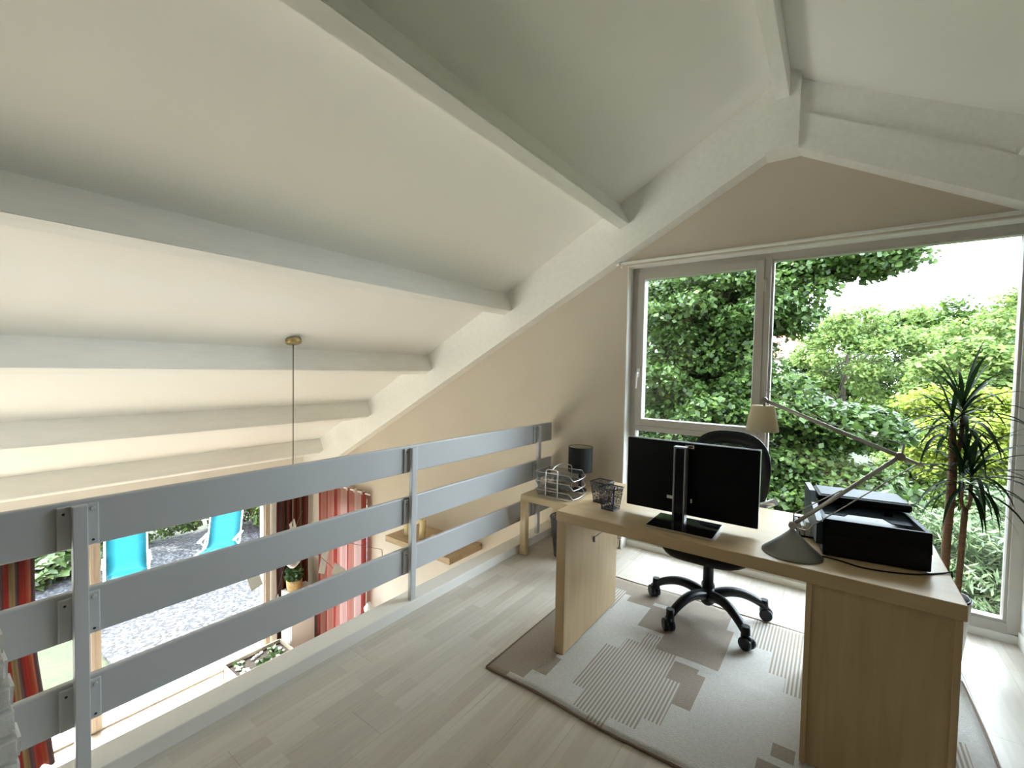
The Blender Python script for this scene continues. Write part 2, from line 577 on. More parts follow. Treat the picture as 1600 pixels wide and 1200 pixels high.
# gable wall with the window opening, reaching down to the ground floor
WX0, WX1, WZ1 = -1.375, 0.86, 2.285      # opening of the loft window
LW0, LW1, LWZ0, LWZ1 = -5.55, -4.72, LOW + 0.08, -0.22   # narrow window below
bm = bmesh.new()
T = 0.20
def wall_piece(x0, x1, z0, z1):
    add_box(bm, x0, x1, GY, GY + T, z0, z1)
wall_piece(-6.4, LW0, LOW - 0.1, ceil_z(-6.4) + 0.0)
def wall_slope(x0, x1, z0):
    add_prism(bm, [(x0, GY, z0), (x1, GY, z0), (x1, GY, ceil_z(x1) + 0.05), (x0, GY, ceil_z(x0) + 0.05)], (0, T, 0))
wall_slope(-6.4, LW0, ceil_z(-6.4))
wall_piece(LW0, LW1, LOW - 0.1, LWZ0)
wall_slope(LW0, LW1, LWZ1)
wall_slope(LW1, WX0, LOW - 0.1)
wall_piece(WX0, WX1, LOW - 0.1, -0.012)
wall_slope(WX0, RIDGE_X, WZ1)
wall_slope(RIDGE_X, WX1, WZ1)
wall_slope(WX1, X_R + 0.15, LOW - 0.1)
struct('wall_gable', bm, M_WALL, 'tan gable wall around the large window', 'wall')

# right knee wall, back wall, under-loft wall
bm = bmesh.new()
add_prism(bm, [(X_R, Y_B, LOW), (X_R + 0.15, Y_B, LOW), (X_R + 0.15, Y_B, ceil_z(X_R) + 0.05), (X_R, Y_B, ceil_z(X_R) + 0.05)], (0, GY - Y_B, 0))
struct('wall_right', bm, M_WALL, 'tan knee wall on the right of the loft', 'wall')
bm = bmesh.new()
def back_piece(x0, x1, z0):
    add_prism(bm, [(x0, Y_B, z0), (x1, Y_B, z0), (x1, Y_B, ceil_z(x1)), (x0, Y_B, ceil_z(x0))], (0, -0.15, 0))
BW0, BW1, BWZ = -5.9, -2.6, -0.35           # opening added in the lower back wall for extra daylight
back_piece(-6.4, BW0, LOW - 0.1)
back_piece(BW0, BW1, BWZ)
back_piece(BW1, RIDGE_X, LOW - 0.1)
back_piece(RIDGE_X, X_R + 0.15, LOW - 0.1)
struct('wall_back', bm, M_WHITEWALL, 'white wall behind the viewer', 'wall')

bm = bmesh.new()
Y_P = -0.75  # unseen dark wall added to keep light off the desk front and near railing
add_prism(bm, [(-1.98, Y_P, 0.0), (X_R, Y_P, 0.0), (X_R, Y_P, ceil_z(X_R)), (RIDGE_X, Y_P, APEX), (-1.98, Y_P, ceil_z(-1.98))], (0, -0.12, 0))
struct('wall_light_blocker', bm, mat('light_blocker_brown', (0.12, 0.10, 0.08), 0.7, var=0.1, scale=3, stretch=(8, 8, 0.6)), 'added unseen dark partition behind the viewer, blocking light', 'wall')

# ceiling: two slopes
bm = bmesh.new()
xl, xr_ = -6.42, X_R + 0.3
add_prism(bm, [(xl, Y_B - 0.15, ceil_z(xl)), (RIDGE_X, Y_B - 0.15, APEX), (xr_, Y_B - 0.15, ceil_z(xr_)),
               (xr_, Y_B - 0.15, ceil_z(xr_) + 0.14), (RIDGE_X, Y_B - 0.15, APEX + 0.14), (xl, Y_B - 0.15, ceil_z(xl) + 0.14)],
          (0, GY + 0.6 - Y_B + 0.15, 0))
struct('ceiling', bm, M_CEIL, 'white sloping ceiling boards meeting at the ridge', 'ceiling')

# ground floor and garden wall
gf = struct('floor_lower', box(X_DOOR - 0.2, X_R, Y_B, GY, LOW - 0.12, LOW), M_PARQUET, 'warm parquet floor of the room below', 'floor')
DY0, DY1, DZ1 = -3.4, 2.93, -0.33
bm = bmesh.new()
add_box(bm, X_DOOR - 0.18, X_DOOR, Y_B, DY0, LOW, ceil_z(X_DOOR))
add_box(bm, X_DOOR - 0.18, X_DOOR, DY1, GY, LOW, ceil_z(X_DOOR))
add_box(bm, X_DOOR - 0.18, X_DOOR, DY0, DY1, DZ1, ceil_z(X_DOOR))
struct('wall_garden', bm, M_WHITEWALL, 'cream outer wall around the glazed garden door', 'wall')

# glazed garden door: frame, posts, panes
d1 = struct_empty('door_1', 'wide wooden framed glass garden door of the room below', 'door')
part('door_sill', box(X_DOOR - 0.14, X_DOOR - 0.05, DY0, DY1, LOW - 0.03, LOW + 0.02, 0.004), M_DOORFRAME, d1)
part('door_head', box(X_DOOR - 0.14, X_DOOR - 0.05, DY0, DY1, DZ1 - 0.08, DZ1, 0.006), M_DOORFRAME, d1)
post_y = [DY0 + 0.04, -2.0, -0.42, 1.16, DY1 - 0.035]
for y in post_y:
    bm = box(X_DOOR - 0.14, X_DOOR - 0.03, y - 0.05, y + 0.05, LOW + 0.02, DZ1 - 0.02, 0.008)
    add_box(bm, X_DOOR - 0.03, X_DOOR - 0.015, y - 0.035, y - 0.005, LOW + 0.04, DZ1 - 0.04, 0.004)
    part('door_post', bm, M_DOORFRAME, d1)
for a, b in zip(post_y, post_y[1:]):
    part('pane', box(X_DOOR - 0.10, X_DOOR - 0.09, a + 0.05, b - 0.05, LOW + 0.02, DZ1 - 0.08), M_DGLASS, d1)

d2 = struct_empty('added_door', 'added unseen glass door behind the viewer, brightening the ceiling', 'door')  # unseen glazing added so more daylight reaches the upper ceiling
for x in (BW0 + 0.04, (BW0 + BW1) / 2, BW1 - 0.04):
    part('door_post', box(x - 0.04, x + 0.04, Y_B - 0.12, Y_B - 0.04, LOW, BWZ, 0.005), M_DOORFRAME, d2)
part('door_head', box(BW0, BW1, Y_B - 0.118, Y_B - 0.042, BWZ - 0.07, BWZ), M_DOORFRAME, d2)
for a, b in ((BW0 + 0.08, (BW0 + BW1) / 2 - 0.04), ((BW0 + BW1) / 2 + 0.04, BW1 - 0.08)):
    part('pane', box(a, b, Y_B - 0.085, Y_B - 0.077, LOW, BWZ - 0.07), M_DGLASS, d2)

# narrow window of the room below
w2 = struct_empty('window_2', 'narrow window behind the sheer red curtain below', 'window')
bm = bmesh.new()
for a in ((LW0, LW0 + 0.06, LWZ0, LWZ1), (LW1 - 0.06, LW1, LWZ0, LWZ1), (LW0 + 0.06, LW1 - 0.06, LWZ0, LWZ0 + 0.06), (LW0 + 0.06, LW1 - 0.06, LWZ1 - 0.06, LWZ1)):
    add_box(bm, a[0], a[1], GY + 0.08, GY + 0.14, a[2], a[3], 0.004)
part('window_frame', bm, M_WHITE, w2)
part('pane', box(LW0 + 0.06, LW1 - 0.06, GY + 0.105, GY + 0.112, LWZ0 + 0.06, LWZ1 - 0.06), M_GLASS, w2)

# the large loft window
w1 = struct_empty('window_1', 'large greige framed window overlooking the trees', 'window')
FY0, FY1 = 3.555, 3.635
bm = bmesh.new()
add_box(bm, WX0 - 0.003, WX0 + 0.055, FY0, FY1, 0.05, WZ1, 0.004)
add_box(bm, WX1 - 0.055, WX1 + 0.003, FY0, FY1, 0.05, WZ1, 0.004)
add_box(bm, WX0 + 0.05, WX1 - 0.05, FY0 + 0.002, FY1, WZ1 - 0.045, WZ1 + 0.004)
add_box(bm, WX0 + 0.05, WX1 - 0.05, FY0 + 0.002, FY1, 0.045, 0.10)
part('window_frame', bm, M_FRAME, w1)
part('mullion', box(-0.425, -0.385, FY0 - 0.01, FY1 - 0.003, 0.08, WZ1 - 0.03, 0.005), M_FRAME, w1)
part('transom', box(WX0 + 0.05, -0.42, FY0 - 0.006, FY1 - 0.005, 0.965, 1.008, 0.003), M_FRAME, w1)
sash = bmesh.new()
SX0, SX1, SZ0, SZ1 = WX0 + 0.052, -0.425, 1.01, 2.242
for a in ((SX0, SX0 + 0.055, SZ0, SZ1), (SX1 - 0.055, SX1, SZ0, SZ1), (SX0 + 0.05, SX1 - 0.05, SZ0, SZ0 + 0.055), (SX0 + 0.05, SX1 - 0.05, SZ1 - 0.055, SZ1)):
    hz = a[1] - a[0] > 0.2
    add_box(sash, a[0], a[1], FY0 - 0.018 + (0.0015 if hz else 0), FY1 - 0.012 + (0.001 if hz else 0), a[2] + (0.001 if hz else 0), a[3] - (0.001 if hz else 0), 0.0 if hz else 0.006)
so = part('sash', sash, M_FRAME, w1)
part('pane', box(SX0 + 0.05, SX1 - 0.05, 3.596, 3.602, SZ0 + 0.05, SZ1 - 0.05), M_GLASS, so)
hb = box(SX0 + 0.012, SX0 + 0.034, FY0 - 0.03, FY0 - 0.016, 1.40, 1.47, 0.004)
add_tube(hb, [(SX0 + 0.023, FY0 - 0.03, 1.435), (SX0 + 0.023, FY0 - 0.055, 1.435), (SX0 + 0.023, FY0 - 0.058, 1.42), (SX0 + 0.018, FY0 - 0.058, 1.31)], [0.008, 0.008, 0.009, 0.007], 8)
part('window_handle', hb, M_WHITE, so, 'white lever handle')
for z in (2.06, 1.14):
    part('hinge', tube([(SX1 + 0.004, FY0 - 0.024, z - 0.04), (SX1 + 0.004, FY0 - 0.024, z + 0.04)], 0.008, 8), M_FRAME, so)
bm = bmesh.new()
for a in ((-0.385, -0.370, 0.10, WZ1 - 0.045), (WX1 - 0.068, WX1 - 0.055, 0.10, WZ1 - 0.045), (-0.371, WX1 - 0.067, 0.10, 0.115), (-0.371, WX1 - 0.067, WZ1 - 0.06, WZ1 - 0.045)):
    add_box(bm, a[0], a[1], FY0 + 0.012, FY1 - 0.012, a[2], a[3])
fb = part('glazing_bead', bm, M_FRAME, w1)
part('pane', box(-0.375, WX1 - 0.06, 3.596, 3.602, 0.105, WZ1 - 0.05), M_GLASS, w1)
part('pane', box(WX0 + 0.05, -0.42, 3.596, 3.602, 0.095, 0.97), M_GLASS, w1)
part('window_sill', box(WX0, WX1, GY + 0.10, GY + 0.19, -0.012, 0.047, 0.004), M_WHITE, w1)
# plaster reveals, white
bm = box(WX0 - 0.003, WX0 + 0.004, GY - 0.001, FY0 + 0.01, 0, WZ1)
add_box(bm, WX1 - 0.004, WX1 + 0.003, GY - 0.001, FY0 + 0.01, 0, WZ1)
add_box(bm, WX0 + 0.004, WX1 - 0.004, GY - 0.001, FY0 + 0.01, WZ1 - 0.003, WZ1 + 0.004)
part('window_reveal', bm, M_WHITE, w1, 'white painted window reveal')

# baseboards
bm = box(-1.985, WX0 - 0.0, GY - 0.014, GY, 0.0, 0.075, 0.003)
add_box(bm, WX0 - 0.014, WX0 + 0.010, GY - 0.014, GY + 0.10, 0.0, 0.075, 0.003)
struct('baseboard_gable', bm, M_WHITE, 'white baseboard left of the window', 'baseboard')
bm = box(WX1 - 0.012, X_R, GY - 0.014, GY, 0.0, 0.075, 0.003)
add_box(bm, WX1 - 0.012, WX1 + 0.002, GY - 0.014, GY + 0.10, 0.0, 0.075, 0.003)
struct('baseboard_right', bm, M_WHITE, 'white baseboard right of the window', 'baseboard')

# curb under the railing
struct('trim_1', box(-2.105, -1.983, Y_B, GY, -0.27, 0.062, 0.004), M_CURB, 'low off-white curb carrying the railing', 'curb')

# ------------------------------------------------------------------ roof beams
nrm = Vector((-math.sin(TH), 0, math.cos(TH)))    # left slope, upwards
tan_ = Vector((math.cos(TH), 0, math.sin(TH)))    # up-slope (towards ridge)

def purlin(name, x, side, label, w=0.078, d=0.205, yend=GY):
    """purlin set square to the slope; x = its bottom corner nearest the ridge"""
    n = Vector((nrm.x * side, 0, nrm.z))
    t = Vector((tan_.x * side, 0, tan_.z))
    zb = ceil_z(x) - 0.225
    a = Vector((x, Y_B, zb))
    pts = [a, a - t * w, a - t * w + n * d, a + n * d]
    b2 = add_prism(bmesh.new(), pts, (0, yend - Y_B, 0))
    es = [e for e in b2.edges if abs((e.verts[0].co - e.verts[1].co).normalized().y) > 0.9]
    bmesh.ops.bevel(b2, geom=es, offset=0.004, segments=2, affect='EDGES')
    return single(name, b2, M_BEAM, label, 'beam', 'white roof beams')

purlin('ceiling_beam', -1.334, 1, 'white ceiling beam nearest left of the ridge, running towards the window')
purlin('ceiling_beam', -2.446, 1, 'second white ceiling beam left of the ridge')
purlin('ceiling_beam', -3.50, 1, 'white ceiling beam beside the brass pendant rose')
purlin('ceiling_beam', -4.54, 1, 'white ceiling beam just beyond the pendant cord')
purlin('ceiling_beam', -5.58, 1, 'lowest white ceiling beam, just above the railing top')
purlin('ceiling_beam', 0.70, -1, 'white ceiling beam right of the ridge, cut by the photo edge')
purlin('ceiling_beam', 1.80, -1, 'white ceiling beam low on the right roof slope')
# ridge beam
single('ridge_beam', box(RIDGE_X - 0.037, RIDGE_X + 0.037, Y_B, 3.275, 3.165, APEX + 0.02, 0.004), M_BEAM,
       'white ridge beam running along the top of the ceiling', 'beam')

# gable rafters against the wall
RF = 3.325                                # front of rafter
def rafter(side, label):
    x_end = -6.1 if side > 0 else X_R
    def zb(x):
        return ceil_z(x) - 0.225 - 0.222
    x0 = RIDGE_X - 0.085 * side
    pts = [(x0, RF, zb(x0)), (x0, RF, zb(x0) + 0.222), (x_end, RF, zb(x_end) + 0.222), (x_end, RF, zb(x_end))]
    r = thing('gable_rafter', label, 'beam', (x0, RF, zb(x0)))
    part('rafter', add_prism(bmesh.new(), pts, (0, GY - RF + 0.002, 0)), M_BEAM, r)
    pts = [(x0, RF + 0.05, zb(x0) + 0.22), (x0, RF + 0.05, ceil_z(x0) + 0.01), (x_end, RF + 0.05, ceil_z(x_end) + 0.01), (x_end, RF + 0.05, zb(x_end) + 0.22)]
    part('blocking_board', add_prism(bmesh.new(), pts, (0, GY - RF - 0.048, 0)), M_BEAM, r)
rafter(1, 'white rafter along the gable wall, left of the ridge')
rafter(-1, 'white rafter along the gable wall above the window, right of the ridge')
zk = APEX - 0.225 - 0.222
single('king_post', add_prism(bmesh.new(), [(RIDGE_X - 0.092, 3.272, zk - 0.052), (RIDGE_X + 0.092, 3.272, zk - 0.052), (RIDGE_X + 0.092, 3.272, APEX - 0.03), (RIDGE_X, 3.272, APEX + 0.02), (RIDGE_X - 0.092, 3.272, APEX - 0.03)], (0, GY - 3.272, 0)),
       M_BEAM, 'short white post under the end of the ridge beam', 'post')

# curtain track over the window
ct = thing('curtain_track', 'thin white curtain track above the large window', 'curtain rail', (-0.3, 3.43, 2.30))
part('rail', tube([(-1.43, 3.415, 2.305), (0.95, 3.415, 2.305)], 0.011, 10), M_WHITE, ct)
part('end_cap', tube([(-1.46, 3.415, 2.305), (-1.425, 3.415, 2.305)], 0.015, 10), M_WHITE, ct)
part('glider', tube([(-1.418, 3.415, 2.297), (-1.418, 3.415, 2.27)], 0.006, 6), M_WHITE, ct)
for x in (-1.40, -0.3, 0.88):
    part('bracket', box(x - 0.012, x + 0.012, 3.415, GY, 2.298, 2.314, 0.002), M_WHITE, ct)

# ------------------------------------------------------------------ railing
rl = thing('loft_railing', 'grey loft railing of three wide horizontal boards', 'railing', (-2.03, 1.7, 0.062))
BX0, BX1 = -2.058, -2.032
boards = [(0.822, 0.982), (0.515, 0.677), (0.215, 0.372)]
for z0, z1 in boards:
    part('rail_board', box(BX0, BX1, -1.2, GY - 0.03, z0, z1, 0.006), M_RAIL, rl)
for k, y in enumerate((0.345, 1.785, 3.165)):
    po = part('post', box(-2.022, -1.993, y - 0.019, y + 0.019, 0.062, 0.972, 0.003), M_POST, rl)
    for z0, z1 in boards:
        pl = part('bracket_plate', box(-2.033, -2.021, y - 0.052, y + 0.052, z0 + 0.006, z1 - 0.012, 0.004), M_POST, rl)
        bm = bmesh.new()
        add_tube(bm, [(-2.022, y + 0.036, z1 - 0.03), (-2.015, y + 0.036, z1 - 0.03)], [0.008, 0.006], 10)
        part('bolt', bm, M_POST, pl)
        for yy, zz in ((y + 0.036, z0 + 0.022), (y - 0.036, z1 - 0.035)):
            part('screw_hole', tube([(-2.022, yy, zz), (-2.0195, yy, zz)], 0.004, 8), M_SCREW, pl)

# painted brick pier at the near end of the railing
bp = thing('brick_pier', 'white painted brick pier at the left photo edge', 'pier', (-1.84, 0.05, 0))
def brick_mesh(l, w, h, sd):
    r = random.Random(sd)
    b2 = box(-l / 2, l / 2, -w / 2, w / 2, -h / 2, h / 2)
    bmesh.ops.bevel(b2, geom=list(b2.edges), offset=0.008, segments=2, affect='EDGES')
    for v in b2.verts:
        v.co += Vector((r.uniform(-1, 1), r.uniform(-1, 1), r.uniform(-1, 1))) * 0.0022
    return to_mesh('brick', b2, M_BRICK)
bmes = [brick_mesh(0.205, 0.10, 0.064, s) for s in range(4)]
hmes = [brick_mesh(0.10, 0.10, 0.064, s + 9) for s in range(4)]
N_C = 11
for k in range(N_C):
    yo = 0.212 - 0.006 * k + rng.uniform(-0.004, 0.004)
    z = 0.032 + 0.074 * k
    for j, xx in enumerate((-1.915, -1.80)) if k % 2 else enumerate((-1.857,)):
        o = finish('brick', (hmes if k % 2 else bmes)[rng.randrange(4)], bp)
        o.location = Vector((xx, yo - 0.055, z)) - Vector(bp.location)
    o = finish('brick', bmes[rng.randrange(4)], bp)
    o.location = Vector((-1.857, yo - 0.17, z)) - Vector(bp.location)
part('mortar', box(-1.947, -1.767, -0.08, 0.135, 0.0, 0.074 * N_C - 0.01), M_MORTAR, bp)

# ------------------------------------------------------------------ desk
DX0, DX1, DYF, DYB, DZT = -1.118, 0.358, 1.94, 2.68, 0.74
desk = thing('desk', 'light maple writing desk seen from behind', 'desk', (-0.38, 2.31, 0.012))
part('desktop', box(DX0, DX1, DYF, DYB, DZT - 0.052, DZT, 0.003), M_MAPLE, desk)
part('side_panel', box(DX0 + 0.004, DX0 + 0.056, DYF + 0.004, 2.60, 0.014, DZT - 0.053, 0.002), M_MAPLEV, desk)
bm = box(-0.062, -0.044, DYF + 0.004, 2.60, 0.014, DZT - 0.053, 0.0015)
add_box(bm, 0.332, 0.350, DYF + 0.004, 2.60, 0.014, DZT - 0.053, 0.0015)
add_box(bm, -0.044, 0.332, DYF + 0.012, DYF + 0.028, 0.014, DZT - 0.053)
add_box(bm, -0.044, 0.332, DYF + 0.03, 2.58, 0.05, 0.068)
part('pedestal', bm, M_MAPLEV, desk)
for k in range(3):
    z0 = 0.075 + k * 0.204
    dr = part('drawer', box(-0.043, 0.331, 2.582, 2.60, z0, z0 + 0.20, 0.002), M_MAPLEV, desk)
    part('knob', lathe([(0.006, 0), (0.006, 0.012), (0.014, 0.016), (0.014, 0.024), (0.008, 0.028)], (0, 0, 0), 12), M_SILVER, dr)
    dr.children[0].data.transform(Matrix.Rotation(math.radians(-90), 4, 'X'))
    dr.children[0].location = Vector((0.144, 2.60, z0 + 0.10)) - ROOT[desk.name]
    dr.children[0].data.transform(Matrix.Translation(ROOT[desk.name]))
# small metal corner brace inside the left panel
bm = bmesh.new()
add_tube(bm, [(-1.056, 2.267, 0.494), (-1.056, 2.267, 0.525)], 0.007, 10)
add_tube(bm, [(-1.055, 2.267, 0.523), (-0.87, 2.275, 0.689)], 0.0028, 8)
part('corner_brace', bm, M_SILVER, desk, 'small metal corner brace')

# ------------------------------------------------------------------ monitor
mo = thing('computer_monitor', 'black flat computer monitor on glossy stand, turned away', 'monitor', (-0.54, 2.12, DZT))
base = part('stand_base', box(-0.682, -0.398, 2.0, 2.215, DZT, DZT + 0.012, 0.003), M_BLACKG, mo)
bm = bmesh.new()
add_box(bm, -0.683, -0.397, 1.9985, 2.0005, DZT + 0.001, DZT + 0.0105)
add_box(bm, -0.3985, -0.3965, 2.0, 2.216, DZT + 0.001, DZT + 0.0105)
part('base_edge', bm, M_SILVER, base, 'silver edge of the stand base')
col = part('stand_column', box(-0.592, -0.552, 2.128, 2.162, DZT + 0.012, 1.095, 0.003), M_BLACKG, mo)
bm = box(-0.600, -0.592, 2.120, 2.165, DZT + 0.012, 1.10, 0.002)
add_box(bm, -0.552, -0.544, 2.120, 2.165, DZT + 0.012, 1.10, 0.002)
add_box(bm, -0.601, -0.543, 2.120, 2.165, 1.095, 1.103, 0.001)
part('column_rail', bm, M_DSILVER, col, 'silver rails of the stand column')
pn = part('screen_panel', box(-0.842, -0.252, 2.172, 2.205, 0.775, 1.117, 0.004), M_BLACK, mo)
bm = bmesh.new()
add_box(bm, -0.8435, -0.2505, 2.197, 2.203, 1.1165, 1.1185)
add_box(bm, -0.2525, -0.2500, 2.178, 2.203, 0.775, 1.1185)
part('edge_trim', bm, M_SILVER, pn, 'thin silver edge of the screen')
part('screen', box(-0.834, -0.26, 2.2052, 2.2062, 0.785, 1.109), M_BLACKG, pn)
bm = box(-0.562, -0.522, 2.170, 2.1725, 1.092, 1.108)
lb = part('sticker', bm, M_PAPER, pn, 'small pale sticker')
part('sticker_print', box(-0.556, -0.528, 2.1692, 2.1702, 1.097, 1.104), M_SCREW, lb)
part('sticker', box(-0.640, -0.606, 2.170, 2.1725, 0.842, 0.857), M_PAPER, pn)
part('sticker', box(-0.532, -0.524, 2.170, 2.1725, 0.838, 0.856), M_PAPER, pn)

# ------------------------------------------------------------------ desk lamp
LY = 2.07
lp = thing('desk_lamp', 'aluminium architect desk lamp with cream parchment shade', 'lamp', (-0.118, LY, DZT))
part('base', lathe([(0.104, 0.0), (0.104, 0.004), (0.098, 0.010), (0.070, 0.034), (0.040, 0.062), (0.018, 0.085), (0.010, 0.098)], (-0.118, LY, DZT), 40), M_CONE, lp)
PV, EL, HD = Vector((-0.118, LY, 0.855)), Vector((0.192, LY, 1.167)), Vector((-0.233, LY, 1.342))
bm = tube([(-0.118, LY, DZT + 0.095), (-0.118, LY, 0.845)], 0.0075, 10)
add_tube(bm, [PV + Vector((0, -0.016, 0)), PV + Vector((0, 0.016, 0))], 0.014, 14)
add_tube(bm, [PV + Vector((0.002, 0, 0.01)), PV + Vector((0.002, 0, 0.045))], 0.003, 6)
add_tube(bm, smooth_path([PV + Vector((0.01, 0, -0.008)), PV + Vector((0.045, 0, -0.013)), PV + Vector((0.066, 0, 0.012))], 4), 0.0025, 6)
part('pivot', bm, M_ALU, lp)
dl = (EL - PV).normalized()
du = (HD - EL).normalized()
part('lower_arm', tube([PV, EL], 0.0075, 10), M_ALU, lp)
part('tension_rod', tube([PV + Vector((0.066, 0, 0.012)), EL + Vector((0.055, 0, -0.012))], 0.0022, 6), M_ALU, lp)
part('tension_rod', tube([PV + Vector((0.002, 0, 0.045)), PV + dl * 0.22 + Vector((-0.004, 0, 0.008))], 0.0022, 6), M_ALU, lp)
bm = tube([EL + Vector((0, -0.014, 0)), EL + Vector((0, 0.014, 0))], 0.014, 14)
add_tube(bm, [EL - du * 0.005, EL - du * 0.065], [0.007, 0.004], 8)
add_tube(bm, [EL + Vector((0.004, 0, 0)), EL + Vector((0.010, 0, 0.042)), EL + Vector((-0.006, 0, 0.050))], 0.0035, 6)
add_tube(bm, [EL, EL + Vector((0.02, 0, -0.02))], 0.004, 6)
part('elbow_joint', bm, M_ALU, lp)
part('upper_arm', tube([EL, HD], 0.0075, 10), M_ALU, lp)
part('tension_wire', tube([EL + Vector((-0.006, 0, 0.050)), EL + du * 0.22 + Vector((0, 0, 0.014)), HD + Vector((0.0, 0, 0.046))], 0.0016, 6), M_ALU, lp)
bm = tube([HD + Vector((0, -0.013, 0)), HD + Vector((0, 0.013, 0))], 0.012, 14)
add_tube(bm, [HD, HD + Vector((0, 0, 0.048))], 0.002, 6)
add_tube(bm, [HD, HD + Vector((0.002, 0, -0.03))], 0.005, 8)
part('head_joint', bm, M_ALU, lp)
prof = [(0.041, -0.022), (0.047, -0.045), (0.061, -0.126), (0.0595, -0.126), (0.0455, -0.045), (0.0395, -0.024), (0.0, -0.024)]
sh = part('lamp_shade', lathe(prof, HD + Vector((-0.004, 0, 0)), 32, cap=False), M_SHADE, lp, 'cream parchment lamp shade')
part('light_bulb', lathe([(0.001, -0.09), (0.018, -0.085), (0.024, -0.07), (0.020, -0.052), (0.012, -0.04), (0.012, -0.024)], HD + Vector((-0.004, 0, 0)), 14), M_PAPER, sh)
cord = smooth_path([(-0.02, 2.105, 0.743), (0.03, 2.10, 0.743), (0.10, 2.075, 0.743), (0.18, 2.09, 0.743), (0.26, 2.13, 0.743), (0.33, 2.195, 0.743), (0.358, 2.22, 0.743), (0.364, 2.225, 0.72), (0.364, 2.23, 0.45)], 6)
part('power_cord', tube(cord, 0.0028, 6), M_BLACK, lp, 'black power cord')

# ------------------------------------------------------------------ printer
pr = thing('printer', 'black inkjet printer with raised rear cover on desk corner', 'printer', (-0.020, 2.125, DZT), math.radians(8.5), local=True)
PW, PD = 0.327, 0.40
bm = bmesh.new()
add_box(bm, 0.0, PW, 0.0, PD, 0.004, 0.085, 0.006)
part('body', bm, M_PRBODY, pr)
bm = bmesh.new()
# rim walls around the recessed top, front face leaning back slightly
add_prism(bm, [(0.0, 0.0, 0.07), (0.0, 0.012, 0.142), (0.0, 0.022, 0.142), (0.0, 0.022, 0.07)], (PW, 0, 0))
add_box(bm, 0.0, 0.016, 0.020, PD, 0.07, 0.142)
add_box(bm, PW - 0.016, PW, 0.020, PD, 0.07, 0.142)
part('top_rim', bm, M_PRBODY, pr)
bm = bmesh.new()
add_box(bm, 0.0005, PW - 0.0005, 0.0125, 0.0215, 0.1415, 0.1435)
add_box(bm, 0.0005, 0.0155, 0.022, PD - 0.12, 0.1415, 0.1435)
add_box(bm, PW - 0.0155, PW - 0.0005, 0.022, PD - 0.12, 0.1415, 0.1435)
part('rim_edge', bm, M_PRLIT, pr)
part('recess', box(0.016, PW - 0.016, 0.022, PD, 0.080, 0.095), M_PRTOP, pr, 'dark glossy recess')
b2 = bmesh.new()
add_prism(b2, [(0.016, 0.165, 0.122), (0.095, 0.165, 0.122), (0.110, 0.190, 0.1255), (0.225, 0.190, 0.1255), (0.245, 0.150, 0.120), (PW - 0.012, 0.150, 0.120), (PW - 0.012, 0.30, 0.1405), (0.016, 0.30, 0.1405)], (0, 0, 0.004))
part('paper_tray', b2, M_PRLIT, pr, 'pale satin paper tray')
bm = bmesh.new()
add_box(bm, 0.01, PW + 0.004, 0.235, PD + 0.03, 0.152, 0.186, 0.012)
cv = part('rear_cover', bm, M_PRBODY, pr)
part('cover_top', box(0.022, PW - 0.008, 0.252, PD + 0.02, 0.1855, 0.1885, 0.001), M_PRLIT, cv)
bm = bmesh.new()
add_prism(bm, [(-0.022, 0.0, 0.045), (-0.022, 0.0, 0.135), (-0.022, 0.17, 0.165), (-0.022, 0.24, 0.200), (-0.022, 0.40, 0.200), (-0.022, 0.40, 0.045)], (0.021, 0, 0))
part('side_cheek', bm, M_PRTOP, pr)
for x in (0.075, 0.235):
    part('feed_guide', box(x, x + 0.028, 0.215, 0.245, 0.130, 0.152, 0.002), M_PRBODY, pr)
for x, y in ((0.02, 0.03), (PW - 0.04, 0.03), (0.02, PD - 0.05), (PW - 0.04, PD - 0.05)):
    part('foot', box(x, x + 0.02, y, y + 0.02, 0.0, 0.005), M_BLACK, pr)

# card box left of the printer
cb = thing('card_box', 'small dark box of pale cards beside the printer', 'box', (-0.085, 2.36, DZT), math.radians(8), local=True)
bm = bmesh.new()
add_box(bm, -0.045, 0.032, -0.05, 0.05, 0.0, 0.006)
add_box(bm, -0.045, -0.040, -0.05, 0.05, 0.0, 0.062)
add_box(bm, 0.027, 0.032, -0.05, 0.05, 0.0, 0.062)
add_box(bm, -0.045, 0.032, 0.045, 0.05, 0.0, 0.062)
part('tray', bm, M_BLACK, cb)
for k, (w, h) in enumerate(((0.010, 0.058), (0.012, 0.048), (0.014, 0.066), (0.012, 0.060))):
    x = -0.038 + 0.016 * k
    part('card', box(x, x + w, -0.044, 0.044, 0.006, h), M_PAPER, cb)

